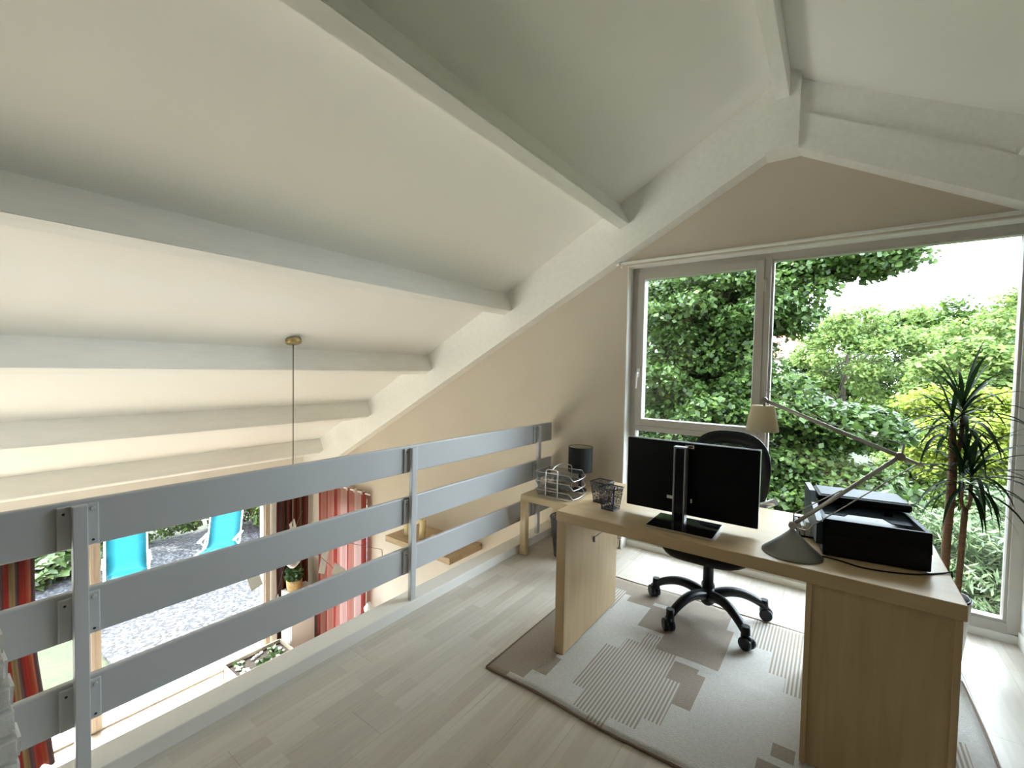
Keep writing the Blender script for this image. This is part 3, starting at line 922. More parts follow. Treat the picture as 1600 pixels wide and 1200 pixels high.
# ------------------------------------------------------------------ pencil holder and pen
ph = thing('pencil_holder', 'dark wire mesh pencil holder with two compartments', 'pencil holder', (-0.96, 2.19, DZT), math.radians(-8), local=True)
def taper_cup(cx, cy, b, t, h):
    b2 = bmesh.new()
    lo = [b2.verts.new((cx + sx * b, cy + sy * b, 0.004)) for sx, sy in ((-1, -1), (1, -1), (1, 1), (-1, 1))]
    hi = [b2.verts.new((cx + sx * t, cy + sy * t, h)) for sx, sy in ((-1, -1), (1, -1), (1, 1), (-1, 1))]
    for k in range(4):
        b2.faces.new((lo[k], lo[(k + 1) % 4], hi[(k + 1) % 4], hi[k]))
    bmesh.ops.solidify(b2, geom=b2.faces[:], thickness=0.0012)
    return b2, [Vector((cx + sx * t, cy + sy * t, h)) for sx, sy in ((-1, -1), (1, -1), (1, 1), (-1, 1))]
for cx, cy, h in ((0.052, -0.042, 0.112), (-0.045, 0.030, 0.112)):
    wl, rimp = taper_cup(cx, cy, 0.034, 0.047, h)
    part('mesh_wall', wl, M_MESHCUP, ph)
    rp = bmesh.new()
    add_tube(rp, rimp + [rimp[0]], 0.0032, 8)
    part('rim', rp, M_MESHDARK, ph)
    part('cup_base', box(cx - 0.035, cx + 0.035, cy - 0.035, cy + 0.035, 0, 0.007, 0.001), M_MESHDARK, ph)
pen = thing('pen', 'blue ballpoint pen standing in the mesh pencil holder', 'pen', (-0.905, 2.155, DZT + 0.0085))
bm = tube([(-0.905, 2.150, DZT + 0.009), (-0.900, 2.146, DZT + 0.085)], 0.0048, 10)
part('barrel', bm, M_BLUE, pen)
part('cap', tube([(-0.900, 2.146, DZT + 0.085), (-0.898, 2.1445, DZT + 0.118)], [0.0058, 0.005], 10), M_BLUE, pen)

# ------------------------------------------------------------------ side table with trays and lamp
TX0, TX1, TY0, TY1, TZ = -1.962, -1.412, 2.845, 3.395, 0.472
st = thing('side_table', 'small square birch side table beside the railing', 'table', (-1.687, 3.12, 0))
part('table_top', box(TX0, TX1, TY0, TY1, TZ - 0.05, TZ, 0.003), M_BIRCH, st)
for x in (TX0, TX1 - 0.05):
    for y in (TY0, TY1 - 0.05):
        part('leg', box(x, x + 0.05, y, y + 0.05, 0.0, TZ - 0.05, 0.002), M_BIRCH, st)

tr = thing('letter_tray', 'three tier silver wire letter tray on the birch side table', 'letter tray', (-1.70, 3.02, TZ), math.radians(4), local=True)
fr = bmesh.new()
for s in (-1, 1):
    y = s * 0.128
    for xx in (-0.07, 0.03):
        pts = smooth_path([(xx, y, 0.004), (xx, y * 1.01, 0.10), (xx, y, 0.20)], 3)
        add_tube(fr, pts, 0.0042, 8)
    add_tube(fr, smooth_path([(-0.07, y, 0.20), (-0.055, y * 0.98, 0.218), (0.015, y * 0.98, 0.218), (0.03, y, 0.20)], 4), 0.0042, 8)
    for z in (0.075, 0.145):
        add_tube(fr, [(-0.07, y, z), (0.03, y, z)], 0.003, 6)
    add_tube(fr, [(-0.13, y, 0.005), (0.12, y, 0.005)], 0.0042, 8)
part('side_frame', fr, M_WIRE, tr)
bm = tube(smooth_path([(-0.02, -0.125, 0.218), (-0.02, -0.06, 0.236), (-0.02, 0.0, 0.240), (-0.02, 0.06, 0.236), (-0.02, 0.125, 0.218)], 4), 0.004, 8)
part('carry_handle', bm, M_WIRE, tr)
for k in range(3):
    z = 0.012 + 0.068 * k
    b2 = bmesh.new()
    v = [b2.verts.new(p) for p in ((-0.145, -0.11, z), (0.15, -0.11, z), (0.15, 0.11, z), (-0.145, 0.11, z))]
    b2.faces.new(v)
    w_ = [b2.verts.new(p) for p in ((-0.165, -0.122, z + 0.042), (0.12, -0.122, z + 0.042), (0.12, 0.122, z + 0.042), (-0.165, 0.122, z + 0.042))]
    b2.faces.new((v[0], v[1], w_[1], w_[0])); b2.faces.new((v[2], v[3], w_[3], w_[2])); b2.faces.new((v[3], v[0], w_[0], w_[3]))
    bmesh.ops.solidify(b2, geom=b2.faces[:], thickness=0.001)
    t_ = part('tray', b2, M_MESHTRAY, tr)
    b3 = tube([(0.12, 0.122, z + 0.042), (-0.165, 0.122, z + 0.042), (-0.165, -0.122, z + 0.042), (0.12, -0.122, z + 0.042), (0.152, -0.112, z + 0.002), (0.165, -0.05, z + 0.004), (0.165, 0.05, z + 0.004), (0.152, 0.112, z + 0.002), (0.12, 0.122, z + 0.042)], 0.0032, 6)
    part('tray_rim', b3, M_WIRE, t_)
bl = thing('table_lamp', 'small table lamp with black drum shade behind the letter tray', 'lamp', (-1.655, 3.245, TZ))
part('lamp_base', lathe([(0.055, 0), (0.055, 0.012), (0.012, 0.020), (0.010, 0.16)], (-1.655, 3.245, TZ), 24), M_BLACK, bl)
s_ = part('lamp_shade', lathe([(0.098, 0.158), (0.098, 0.358), (0.0955, 0.358), (0.0955, 0.158)], (-1.655, 3.245, TZ), 36, cap=False), M_BSHADE, bl, 'black drum shade')
part('shade_lining', lathe([(0.0948, 0.160), (0.0948, 0.354)], (-1.655, 3.245, TZ), 36, cap=False), M_SHADEIN, s_, 'pale gold shade lining')
bm = bmesh.new()
for a in range(3):
    an = a * 2.094
    add_tube(bm, [(-1.655, 3.245, TZ + 0.34), (-1.655 + 0.095 * math.cos(an), 3.245 + 0.095 * math.sin(an), TZ + 0.345)], 0.002, 6)
add_tube(bm, [(-1.655, 3.245, TZ + 0.16), (-1.655, 3.245, TZ + 0.34)], 0.006, 8)
part('shade_carrier', bm, M_BRASS, s_)

wb = thing('waste_bin', 'dark mesh waste paper bin under the side table', 'waste bin', (-1.665, 3.055, 0))
part('mesh_wall', lathe([(0.095, 0.004), (0.128, 0.30)], (-1.665, 3.055, 0), 32, cap=False), M_MESHBIN, wb)
part('bin_rim', tube([(-1.665 + 0.128 * math.cos(a * math.pi / 16), 3.055 + 0.128 * math.sin(a * math.pi / 16), 0.30) for a in range(33)], 0.004, 6), M_MESHDARK, wb)
part('bin_base', lathe([(0.096, 0.0), (0.096, 0.012), (0.001, 0.012)], (-1.665, 3.055, 0), 32), M_MESHDARK, wb)

# ------------------------------------------------------------------ office chair
CX, CY = -0.57, 2.80
RUGZ = 0.011
ch = thing('office_chair', 'black swivel office chair with mesh back on castors', 'chair', (CX, CY, RUGZ), 0, local=True)
part('hub', lathe([(0.020, 0.065), (0.036, 0.080), (0.040, 0.105), (0.040, 0.150), (0.032, 0.165), (0.028, 0.168)], (0, 0, 0), 20), M_CHAIR, ch)
for k in range(5):
    a = math.radians(101.5 + 72 * k)
    c, s = math.cos(a), math.sin(a)
    prof = [(0.025, 0.125), (0.08, 0.143), (0.14, 0.150), (0.20, 0.142), (0.26, 0.118), (0.315, 0.085)]
    leg = part('leg', tube([(c * r, s * r, z) for r, z in smooth_path([Vector((p[0], p[1], 0)) for p in prof], 3) and [(q.x, q.y) for q in smooth_path([Vector((p[0], p[1], 0)) for p in prof], 3)]], [0.033 - 0.011 * i / 15 for i in range(16)], 10, 0.95), M_CHAIR, ch)
    R_ = 0.318
    b2 = tube([(c * R_, s * R_, 0.050), (c * R_, s * R_, 0.118)], [0.024, 0.021], 14)
    cs_ = part('castor', b2, M_CHAIR, leg)
    b2 = bmesh.new()
    px, py = c * (R_ + 0.012), s * (R_ + 0.012)
    a2 = a + math.radians((35, -40, 60, 15, -25)[k])
    nx_, ny_ = -math.sin(a2), math.cos(a2)
    for d0, d1 in ((-0.030, -0.006), (0.006, 0.030)):
        add_tube(b2, [(px + nx_ * d0, py + ny_ * d0, 0.034), (px + nx_ * (d0 + 0.003), py + ny_ * (d0 + 0.003), 0.034), (px + nx_ * (d1 - 0.003), py + ny_ * (d1 - 0.003), 0.034), (px + nx_ * d1, py + ny_ * d1, 0.034)], [0.029, 0.034, 0.034, 0.029], 16)
    add_tube(b2, [(px - nx_ * 0.012, py - ny_ * 0.012, 0.052), (px + nx_ * 0.012, py + ny_ * 0.012, 0.052)], 0.026, 12)
    part('wheel', b2, M_CHAIR, leg)
bm = lathe([(0.030, 0.16), (0.030, 0.31), (0.026, 0.332)], (0, 0, 0), 18)
part('gas_column', bm, M_CHAIR, ch)
part('piston', lathe([(0.014, 0.33), (0.014, 0.345)], (0, 0, 0), 14), M_SILVER, ch)
bm = box(-0.075, 0.075, -0.10, 0.10, 0.335, 0.385, 0.012)
add_tube(bm, [(-0.07, -0.03, 0.36), (-0.18, -0.05, 0.365)], 0.006, 8)
part('mechanism', bm, M_CHAIR, ch)
# seat
def rounded_slab(hx, hy, z0, z1, n=40, p=3.2, dome=0.012):
    b2 = bmesh.new()
    prof = [(0.80, z0), (0.94, z0 + 0.012), (1.0, z0 + (z1 - z0) * 0.5), (0.95, z1 - 0.01), (0.80, z1), (0.4, z1 + dome * 0.4)]
    rings = []
    for sc, z in prof:
        ring = []
        for k in range(n):
            a = 2 * math.pi * k / n
            ca, sa = math.cos(a), math.sin(a)
            rr = (abs(ca) ** p + abs(sa) ** p) ** (-1 / p)
            ring.append(b2.verts.new((hx * sc * rr * ca, hy * sc * rr * sa, z)))
        rings.append(ring)
    for A, B in zip(rings, rings[1:]):
        for k in range(n):
            f = b2.faces.new((A[k], A[(k + 1) % n], B[(k + 1) % n], B[k])); f.smooth = True
    b2.faces.new(list(reversed(rings[0]))); b2.faces.new(rings[-1])
    return b2
sb = rounded_slab(0.25, 0.285, 0.385, 0.465)
for v in sb.verts:
    v.co.z += 0.10 * max(0, (abs(v.co.x) - 0.16)) * 1.2 if v.co.z < 0.42 else 0
part('seat', sb, M_BLACKF, ch)
# back: rounded frame with mesh, slightly raked
def back_pt(a, sc=1.0):
    ca, sa = math.cos(a), math.sin(a)
    p = 2.6
    rr = (abs(ca) ** p + abs(sa) ** p) ** (-1 / p)
    u, v = 0.228 * sc * rr * ca, 0.275 * sc * rr * sa
    u *= 1.0 + 0.10 * (v / 0.275)
    z = 0.80 + v
    y = 0.235 + 0.10 * (z - 0.55) - 0.16 * u * u / 0.05 * 0.25
    return Vector((u + 0.048, y, z))
ring = [back_pt(2 * math.pi * k / 48) for k in range(49)]
fb_ = bmesh.new()
n_r = 48
prof8 = [(-1, -0.6), (0, -1), (1, -0.6), (1, 0.6), (0, 1), (-1, 0.6)]
rr_ = []
for k in range(n_r):
    a = 2 * math.pi * k / n_r
    wdt = 0.060 + 0.012 * max(0, math.sin(a))
    row = []
    for u, v in prof8:
        q = back_pt(a, 1 - (wdt / 0.25) * (0.5 - 0.5 * u))
        row.append(fb_.verts.new(q + Vector((0, 0.013 * v, 0))))
    rr_.append(row)
for k in range(n_r):
    A, B = rr_[k], rr_[(k + 1) % n_r]
    for j in range(6):
        f = fb_.faces.new((A[j], B[j], B[(j + 1) % 6], A[(j + 1) % 6])); f.smooth = True
bmesh.ops.recalc_face_normals(fb_, faces=fb_.faces)
bk = part('back_frame', fb_, M_CHAIR, ch)
ms = bmesh.new()
cen = ms.verts.new(back_pt(0, 0.0))
prev = None
rings = []
for sc in (0.3, 0.6, 0.9):
    rings.append([ms.verts.new(back_pt(2 * math.pi * k / 32, sc)) for k in range(32)])
for k in range(32):
    ms.faces.new((cen, rings[0][k], rings[0][(k + 1) % 32]))
    for A, B in zip(rings, rings[1:]):
        ms.faces.new((A[k], B[k], B[(k + 1) % 32], A[(k + 1) % 32]))
part('back_mesh', ms, M_MESHBACK, bk)
bm = tube(smooth_path([(0.0, 0.05, 0.395), (0.01, 0.22, 0.40), (0.03, 0.285, 0.48), (0.035, 0.275, 0.70), (0.035, 0.285, 0.85)], 5), 0.022, 10, 0.6)
part('back_support', bm, M_CHAIR, ch)
for s in (-1, 1):
    x = s * 0.285
    ar = part('armrest', tube(smooth_path([(s * 0.15, 0.0, 0.405), (x - s * 0.01, 0.0, 0.42), (x, -0.01, 0.52), (x - s * 0.01, 0.0, 0.705)], 5), 0.014, 8), M_CHAIR, ch)
    b2 = tube([(x - s * 0.035, 0.06, 0.690), (x - s * 0.01, 0.0, 0.712), (x + s * 0.045, -0.045, 0.752)], [0.017, 0.018, 0.018], 14)
    part('arm_pad', b2, M_SILVER, ar, 'silver rounded arm pad')

# ------------------------------------------------------------------ rug
RX0, RX1, RY0, RY1 = -1.318, 0.530, 1.650, 2.935
CELL = 0.0375
def in_any(x, y, L):
    return any(a <= x <= b and c <= y <= d for a, b, c, d in L)
stripe_r = [(-.93, -.855, 1.80, 2.19), (-.855, -.785, 1.70, 2.29), (-.83, -.785, 1.70, 2.3), (-.785, -.70, 1.65, 2.39), (-.70, -.635, 1.71, 2.30), (-.635, -.60, 1.71, 2.30), (-.60, -.525, 1.80, 2.12),
            (-1.12, -1.04, 2.52, 2.78), (-.33, -.05, 2.62, 2.94), (-.235, -.05, 2.46, 2.7), (-.155, -.05, 2.325, 2.5), (0.25, 0.45, 1.9, 2.45)]
taupe_r = [(-.60, -.47, 2.12, 2.265), (-.525, -.46, 1.935, 2.2), (-.87, -.40, 2.46, 2.70), (-.73, -.395, 2.31, 2.5), (-.78, -.45, 2.70, 2.94), (-1.32, -1.09, 1.75, 2.30), (-1.32, -1.06, 1.75, 1.92), (-1.32, -1.20, 1.65, 1.76), (-1.32, -1.13, 1.69, 1.76),
           (-1.19, -.78, 2.74, 2.94), (-1.0, -.85, 2.67, 2.75), (-.135, -.07, 1.9, 2.0), (-.2, -.02, 1.65, 1.86), (-.01, .2, 1.65, 1.8)]
nxr, nyr = int(round((RX1 - RX0) / CELL)), int(round((RY1 - RY0) / CELL))
bm = bmesh.new()
def rug_h(x, y):
    h = RUGZ - 0.0015 + 0.0012 * math.sin(9 * x + 3 * y) 
    f = y - (2.33 - 0.14 * (x + 0.75))
    if -0.8 < x < -0.15:
        h += 0.006 * math.exp(-(f / 0.02) ** 2)
    return h
grid = [[None] * (nyr + 1) for _ in range(nxr + 1)]
for i in range(nxr + 1):
    for j in range(nyr + 1):
        x = RX0 + (RX1 - RX0) * i / nxr
        y = RY0 + (RY1 - RY0) * j / nyr
        wob_x = 0.010 * math.sin(3.1 * y) * (i / nxr)
        wob_y = (0.006 * math.sin(4.2 * x + 1) + 0.004 * math.sin(11 * x)) * (1 - 2 * j / nyr)
        grid[i][j] = bm.verts.new((x + wob_x, y + wob_y, rug_h(x, y)))
for i in range(nxr):
    for j in range(nyr):
        f = bm.faces.new((grid[i][j], grid[i + 1][j], grid[i + 1][j + 1], grid[i][j + 1]))
        f.smooth = True
        x = RX0 + (RX1 - RX0) * (i + .5) / nxr
        y = RY0 + (RY1 - RY0) * (j + .5) / nyr
        f.material_index = 2 if in_any(x, y, stripe_r) else (1 if in_any(x, y, taupe_r) else 0)
border = [grid[i][0].co.copy() for i in range(nxr + 1)] + [grid[nxr][j].co.copy() for j in range(1, nyr + 1)] + [grid[i][nyr].co.copy() for i in range(nxr - 1, -1, -1)] + [grid[0][j].co.copy() for j in range(nyr - 1, -1, -1)]
bot = bmesh.ops.extrude_face_region(bm, geom=bm.faces[:])
for v in bot['geom']:
    if isinstance(v, bmesh.types.BMVert):
        v.co.z = 0.0012
bmesh.ops.recalc_face_normals(bm, faces=bm.faces)
rug = single('area_rug', bm, [M_RUGC, M_RUGB, M_RUGS], 'cream and taupe rug with striped stepped blocks under the desk', 'rug')
for q in border:
    q.z = 0.0068
part('rug_binding', tube(border, 0.0062, 6), M_RUGE, rug)

# ------------------------------------------------------------------ plant (dragon tree)
PX, PY = 0.47, 3.13
dt = thing('dragon_tree', 'potted dragon tree with two canes behind the desk', 'plant', (PX, PY, 0))
part('pot', lathe([(0.085, 0.0), (0.090, 0.005), (0.118, 0.325), (0.122, 0.332), (0.110, 0.332), (0.106, 0.30), (0.001, 0.30)], (PX, PY, 0), 36), M_POT, dt, 'white round plant pot')
part('inner_rim', lathe([(0.111, 0.328), (0.116, 0.342), (0.108, 0.342), (0.104, 0.312)], (PX, PY, 0), 36, cap=False), M_BLACK, dt, 'dark inner pot rim')
part('soil', lathe([(0.001, 0.315), (0.104, 0.315), (0.104, 0.305), (0.001, 0.305)], (PX, PY, 0), 30, cap=False), M_SOIL, dt)
def leaf_blade(bm, base, azim, elev, length, width, droop, sd):
    r = random.Random(sd)
    d = Vector((math.cos(azim) * math.cos(elev), math.sin(azim) * math.cos(elev), math.sin(elev)))
    side = Vector((-math.sin(azim), math.cos(azim), 0))
    p = Vector(base)
    rows = []
    n = 8
    for k in range(n + 1):
        t = k / n
        w = width * (0.5 + 1.2 * t) if t < 0.35 else width * (1 - ((t - 0.35) / 0.65) ** 1.6) * 0.95
        w = max(w, 0.0004)
        rows.append((bm.verts.new(p - side * w), bm.verts.new(p + Vector((0, 0, -w * 0.5))), bm.verts.new(p + side * w)))
        d = (d + Vector((0, 0, -droop * (0.4 + t) / n))).normalized()
        p = p + d * (length / n)
    for a, b in zip(rows, rows[1:]):
        for j in (0, 1):
            f = bm.faces.new((a[j], a[j + 1], b[j + 1], b[j])); f.smooth = True
M_DRAC = leaf_mat('dragon_tree_leaf', (0.008, 0.022, 0.008), (0.024, 0.052, 0.014), 0.25, 0.5, 0.2)
cane1 = smooth_path([(PX + 0.01, PY - 0.02, 0.31), (PX + 0.012, PY - 0.02, 0.62), (PX + 0.022, PY - 0.01, 0.95), (PX + 0.015, PY, 1.20)], 5)
c1 = part('cane', tube(cane1, [0.017, 0.017, 0.0175, 0.018, 0.018, 0.018, 0.018, 0.018, 0.019, 0.019, 0.018, 0.017, 0.016, 0.015, 0.014, 0.013], 10), M_BARK, dt, 'tall brown cane')
cane2 = smooth_path([(PX + 0.055, PY - 0.05, 0.31), (PX + 0.062, PY - 0.045, 0.55), (PX + 0.072, PY - 0.02, 0.80)], 5)
c2 = part('cane', tube(cane2, 0.0125, 10), M_BARK, dt, 'shorter forked brown cane')
b2 = tube(smooth_path([(PX + 0.072, PY - 0.02, 0.80), (PX + 0.058, PY - 0.02, 0.825), (PX + 0.058, PY - 0.02, 0.93)], 4), 0.008, 8)
add_tube(b2, smooth_path([(PX + 0.072, PY - 0.02, 0.80), (PX + 0.088, PY - 0.02, 0.825), (PX + 0.088, PY - 0.02, 0.92)], 4), 0.008, 8)
part('fork', b2, M_BARK, c2)
b2 = tube(smooth_path([(PX + 0.018, PY - 0.005, 1.05), (PX + 0.045, PY, 1.10), (PX + 0.05, PY, 1.28)], 4), 0.010, 8)
part('fork', b2, M_BARK, c1)
def crown(base, n, L, sd, lo=-0.2, hi=1.35):
    r = random.Random(sd)
    for k in range(n):
        az = 2.399963 * k + r.uniform(-0.3, 0.3)
        t = k / n
        el = lo + (hi - lo) * t ** 0.9 + r.uniform(-0.12, 0.12)
        b3 = bmesh.new()
        ln = L * r.uniform(0.75, 1.1) * (0.85 + 0.15 * math.sin(math.pi * t))
        leaf_blade(b3, Vector(base) + Vector((0, 0, -0.07 + 0.13 * t)), az, el, ln, r.uniform(0.0075, 0.0115), r.uniform(1.6, 3.4) * (1.2 - 0.75 * t), sd * 100 + k)
        part('leaf', b3, M_DRAC, dt)
crown((PX + 0.05, PY, 1.27), 38, 0.36, 1)
crown((PX + 0.012, PY, 1.19), 26, 0.30, 2)
crown((PX + 0.058, PY - 0.02, 0.97), 26, 0.30, 3)
crown((PX + 0.088, PY - 0.02, 0.95), 36, 0.36, 4)

# ------------------------------------------------------------------ pendant lamp
pdx, pdy = -3.46, 1.83
zc = ceil_z(pdx)
pd = thing('pendant_lamp', 'pendant lamp of wires and white paper sheets hanging over the room below', 'lamp', (pdx, pdy, -0.45))
rose = lathe([(0.001, -0.045), (0.052, -0.042), (0.058, -0.034), (0.058, -0.006), (0.052, 0.0), (0.001, 0.0)], (0, 0, 0), 28)
bmesh.ops.transform(rose, matrix=Matrix.Translation((pdx, pdy, zc)) @ Matrix.Rotation(-TH * 0.5, 4, 'Y'), verts=rose.verts)
part('ceiling_rose', rose, M_BRASS, pd, 'brass ceiling rose')
part('cable', tube([(pdx, pdy, zc - 0.02), (pdx + 0.002, pdy, 1.0), (pdx, pdy, 0.15)], 0.0045, 6), M_CABLE, pd)
part('lamp_core', lathe([(0.010, 0.16), (0.026, 0.14), (0.030, 0.02), (0.02, -0.01), (0.05, -0.06), (0.055, -0.13), (0.02, -0.17)], (pdx, pdy, 0.0), 18), M_SILVER, pd)
wires = [((1.0, 0.55, 0.18), 0.36), ((0.2, 1.0, 0.25), 0.34), ((-0.3, -1.0, -0.30), 0.32), ((-0.1, 1.0, -0.45), 0.34), ((0.1, 0.9, -0.85), 0.46), ((0.5, 1.0, -0.28), 0.72),
         ((-0.8, 0.4, 0.1), 0.4), ((-0.9, -0.6, -0.3), 0.42), ((0.7, -0.7, -0.7), 0.45), ((0.0, 0.3, 0.9), 0.25)]
sheets = [None, None, (-0.24, 0), (-0.1, 1), (0, 2), (0.1, 1), (0, 0), (0.1, 2), (0.1, 0), None]
for k, ((dx, dy, dz), ln) in enumerate(wires):
    d = Vector((dx, dy, dz)).normalized()
    p0 = Vector((pdx, pdy, 0.03))
    p1 = p0 + d * ln
    mid = p0 + d * ln * 0.5 + Vector((0, 0, 0.035))
    w_ = part('wire', tube(smooth_path([p0, mid, p1], 5), 0.0022, 5), M_CABLE, pd)
    if sheets[k] is not None:
        b3 = box(-0.0008, 0.0008, -0.045, 0.045, -0.21, 0.0)
        for v in b3.verts:
            v.co.x += 0.6 * v.co.z * v.co.z
        tilt = (0.25, -0.5, 0.9)[sheets[k][1]]
        mtx = Matrix.Translation(p1) @ Matrix.Rotation(0.6 + sheets[k][0] * 2, 4, 'Z') @ Matrix.Rotation(tilt, 4, 'X')
        bmesh.ops.transform(b3, matrix=mtx, verts=b3.verts)
        part('paper_sheet', b3, M_PAPER, w_)

# ------------------------------------------------------------------ room below: curtains, shelf, cabinet, planter
def curtain_bm(p0, p1, z0, z1, folds, amp, flare=0.0, nrow=10, lean=None):
    """pleated cloth hanging between p0 and p1 (x,y), with u coordinate for stripes"""
    p0, p1 = Vector((*p0, 0)), Vector((*p1, 0))
    d = p1 - p0
    L = d.length
    d.normalize()
    n = Vector((-d.y, d.x, 0))
    b2 = bmesh.new()
    uvl = b2.loops.layers.uv.new('UVMap')
    ncol = folds * 8
    g = []
    for i in range(ncol + 1):
        t = i / ncol
        col_ = []
        for j in range(nrow + 1):
            s = j / nrow
            q = p0 + d * (t * L) + n * (amp * math.sin(2 * math.pi * folds * t + 0.4 * math.sin(5 * s)) * (0.6 + 0.5 * s))
            if lean:
                q += d * lean(s, t)
            q.z = z1 + (z0 - z1) * s
            col_.append(b2.verts.new(q))
        g.append(col_)
    for i in range(ncol):
        for j in range(nrow):
            f = b2.faces.new((g[i][j], g[i][j + 1], g[i + 1][j + 1], g[i + 1][j]))
            f.smooth = True
            for lp_, (a, b_) in zip(f.loops, ((i, j), (i, j + 1), (i + 1, j + 1), (i + 1, j))):
                lp_[uvl].uv = (a / ncol, 1 - b_ / nrow)
    return b2
RED, DRK, OLV, ORG, PNK = (0.10, 0.008, 0.006), (0.022, 0.006, 0.006), (0.085, 0.06, 0.025), (0.12, 0.022, 0.008), (0.36, 0.15, 0.12)
M_CURT = striped('red_striped_cloth', [(0.0, RED), (0.14, DRK), (0.26, RED), (0.40, OLV), (0.52, DRK), (0.62, RED), (0.78, ORG), (0.88, DRK)], 0.5, 0.85, 0.15, 'U')
M_SHEER = striped('sheer_red_stripes', [(0.0, (0.30, 0.06, 0.045)), (0.08, PNK), (0.16, (0.26, 0.035, 0.03)), (0.24, PNK), (0.34, (0.24, 0.03, 0.025)), (0.42, PNK), (0.50, (0.46, 0.27, 0.25)), (0.60, (0.22, 0.025, 0.02)), (0.68, PNK), (0.76, (0.46, 0.30, 0.28)), (0.88, (0.24, 0.03, 0.025))], 1.0, 0.85, 0.35, 'U')
def curtain(label, p0, p1, z0, z1, folds, amp, m, lean=None, rod=None):
    c = thing('curtain', label, 'curtain', ((p0[0] + p1[0]) / 2, (p0[1] + p1[1]) / 2, z0))
    part('cloth', curtain_bm(p0, p1, z0, z1, folds, amp, lean=lean), m, c)
    if rod:
        a, b_ = rod
        part('curtain_rod', tube([a, b_], 0.012, 8), M_WHITE, c)
        n = folds
        for k in range(n):
            t = (k + 0.5) / n
            q = Vector(p0).to_3d() * (1 - t) + Vector(p1).to_3d() * t
            dd = (Vector(b_) - Vector(a)).normalized()
            ring_ = []
            e1 = dd.orthogonal().normalized()
            e2 = dd.cross(e1)
            o_ = Vector(a) + dd * ((Vector((q.x, q.y, a[2])) - Vector(a)).dot(dd))
            for h in range(13):
                an = 2 * math.pi * h / 12
                ring_.append(o_ + (e1 * math.cos(an) + e2 * math.sin(an)) * 0.022)
            part('curtain_ring', tube(ring_, 0.006, 6), M_WHITE, c)
curtain('dark red curtain gathered at the left edge of the garden door', (X_DOOR + 0.13, 0.18), (X_DOOR + 0.13, 0.72), LOW + 0.03, -0.28, 6, 0.035, M_CURT,
        lean=lambda s, t: (0.10 * max(0, s - 0.45) * t * 2.0))
curtain('red and olive striped curtain in the corner beside the garden door', (X_DOOR + 0.13, 2.94), (X_DOOR + 0.13, 3.38), LOW + 0.03, -0.28, 5, 0.035, M_CURT)
cr_ = thing('curtain_rod', 'long white curtain rod over the garden door', 'curtain rod', (X_DOOR + 0.13, 0.0, -0.25))
part('rod', tube([(X_DOOR + 0.13, -3.5, -0.25), (X_DOOR + 0.13, 3.43, -0.25)], 0.012, 8), M_WHITE, cr_)
for y in (-3.4, 0.0, 3.35):
    part('bracket', box(X_DOOR, X_DOOR + 0.13, y - 0.01, y + 0.01, -0.26, -0.24), M_WHITE, cr_)
curtain('sheer pink and red striped curtain at the narrow window', (-5.68, GY - 0.09), (-4.62, GY - 0.09), LOW + 0.10, -0.10, 7, 0.03, M_SHEER,
        rod=((-5.75, GY - 0.09, -0.12), (-4.55, GY - 0.09, -0.12)))

# wall shelf with candles
sh_y = 2.98
single('wall_shelf', box(-3.77, -2.84, sh_y, GY, -0.385, -0.322, 0.003), M_SHELF, 'brown wooden wall shelf with candles on the gable wall below', 'shelf')
for k, (x, y, h, r_, lab) in enumerate(((-3.60, 3.13, 0.13, 0.034, 'short cream pillar candle, leftmost on the wall shelf'), (-3.40, 3.16, 0.20, 0.034, 'tall cream pillar candle, middle of the wall shelf'), (-3.12, 3.05, 0.13, 0.036, 'cream pillar candle standing right on the wall shelf'))):
    cd = thing('candle', lab, 'candle', (x, y, -0.322), 0, 'candles on the wall shelf')
    part('wax', lathe([(r_, 0), (r_, h - 0.004), (r_ - 0.006, h), (0.004, h - 0.006)], (x, y, -0.322), 18), M_CREAMWAX, cd)
    part('wick', tube([(x, y, -0.322 + h - 0.006), (x + 0.002, y, -0.322 + h + 0.012)], 0.0012, 5), M_SCREW, cd)

# low cabinet in the corner with a potted ivy
cbx = thing('corner_cabinet', 'low white cabinet in the corner behind the planter below', 'cabinet', (-5.80, 3.20, LOW))
part('body', box(-5.95, -5.71, 2.99, 3.33, LOW, LOW + 0.86, 0.004), M_WHITE, cbx)
cdr = part('door', box(-5.708, -5.695, 3.0, 3.32, LOW + 0.06, LOW + 0.84, 0.003), M_WHITE, cbx)
part('knob', tube([(-5.695, 3.04, LOW + 0.6), (-5.672, 3.04, LOW + 0.6)], 0.01, 8), M_SILVER, cdr)
iv = thing('potted_ivy', 'bushy ivy in a wicker pot on the corner cabinet below', 'plant', (-5.82, 3.10, LOW + 0.86))
part('wicker_pot', lathe([(0.075, 0), (0.095, 0.06), (0.10, 0.14), (0.092, 0.15), (0.085, 0.13), (0.001, 0.13)], (-5.82, 3.10, LOW + 0.86), 20), M_WICKER, iv)

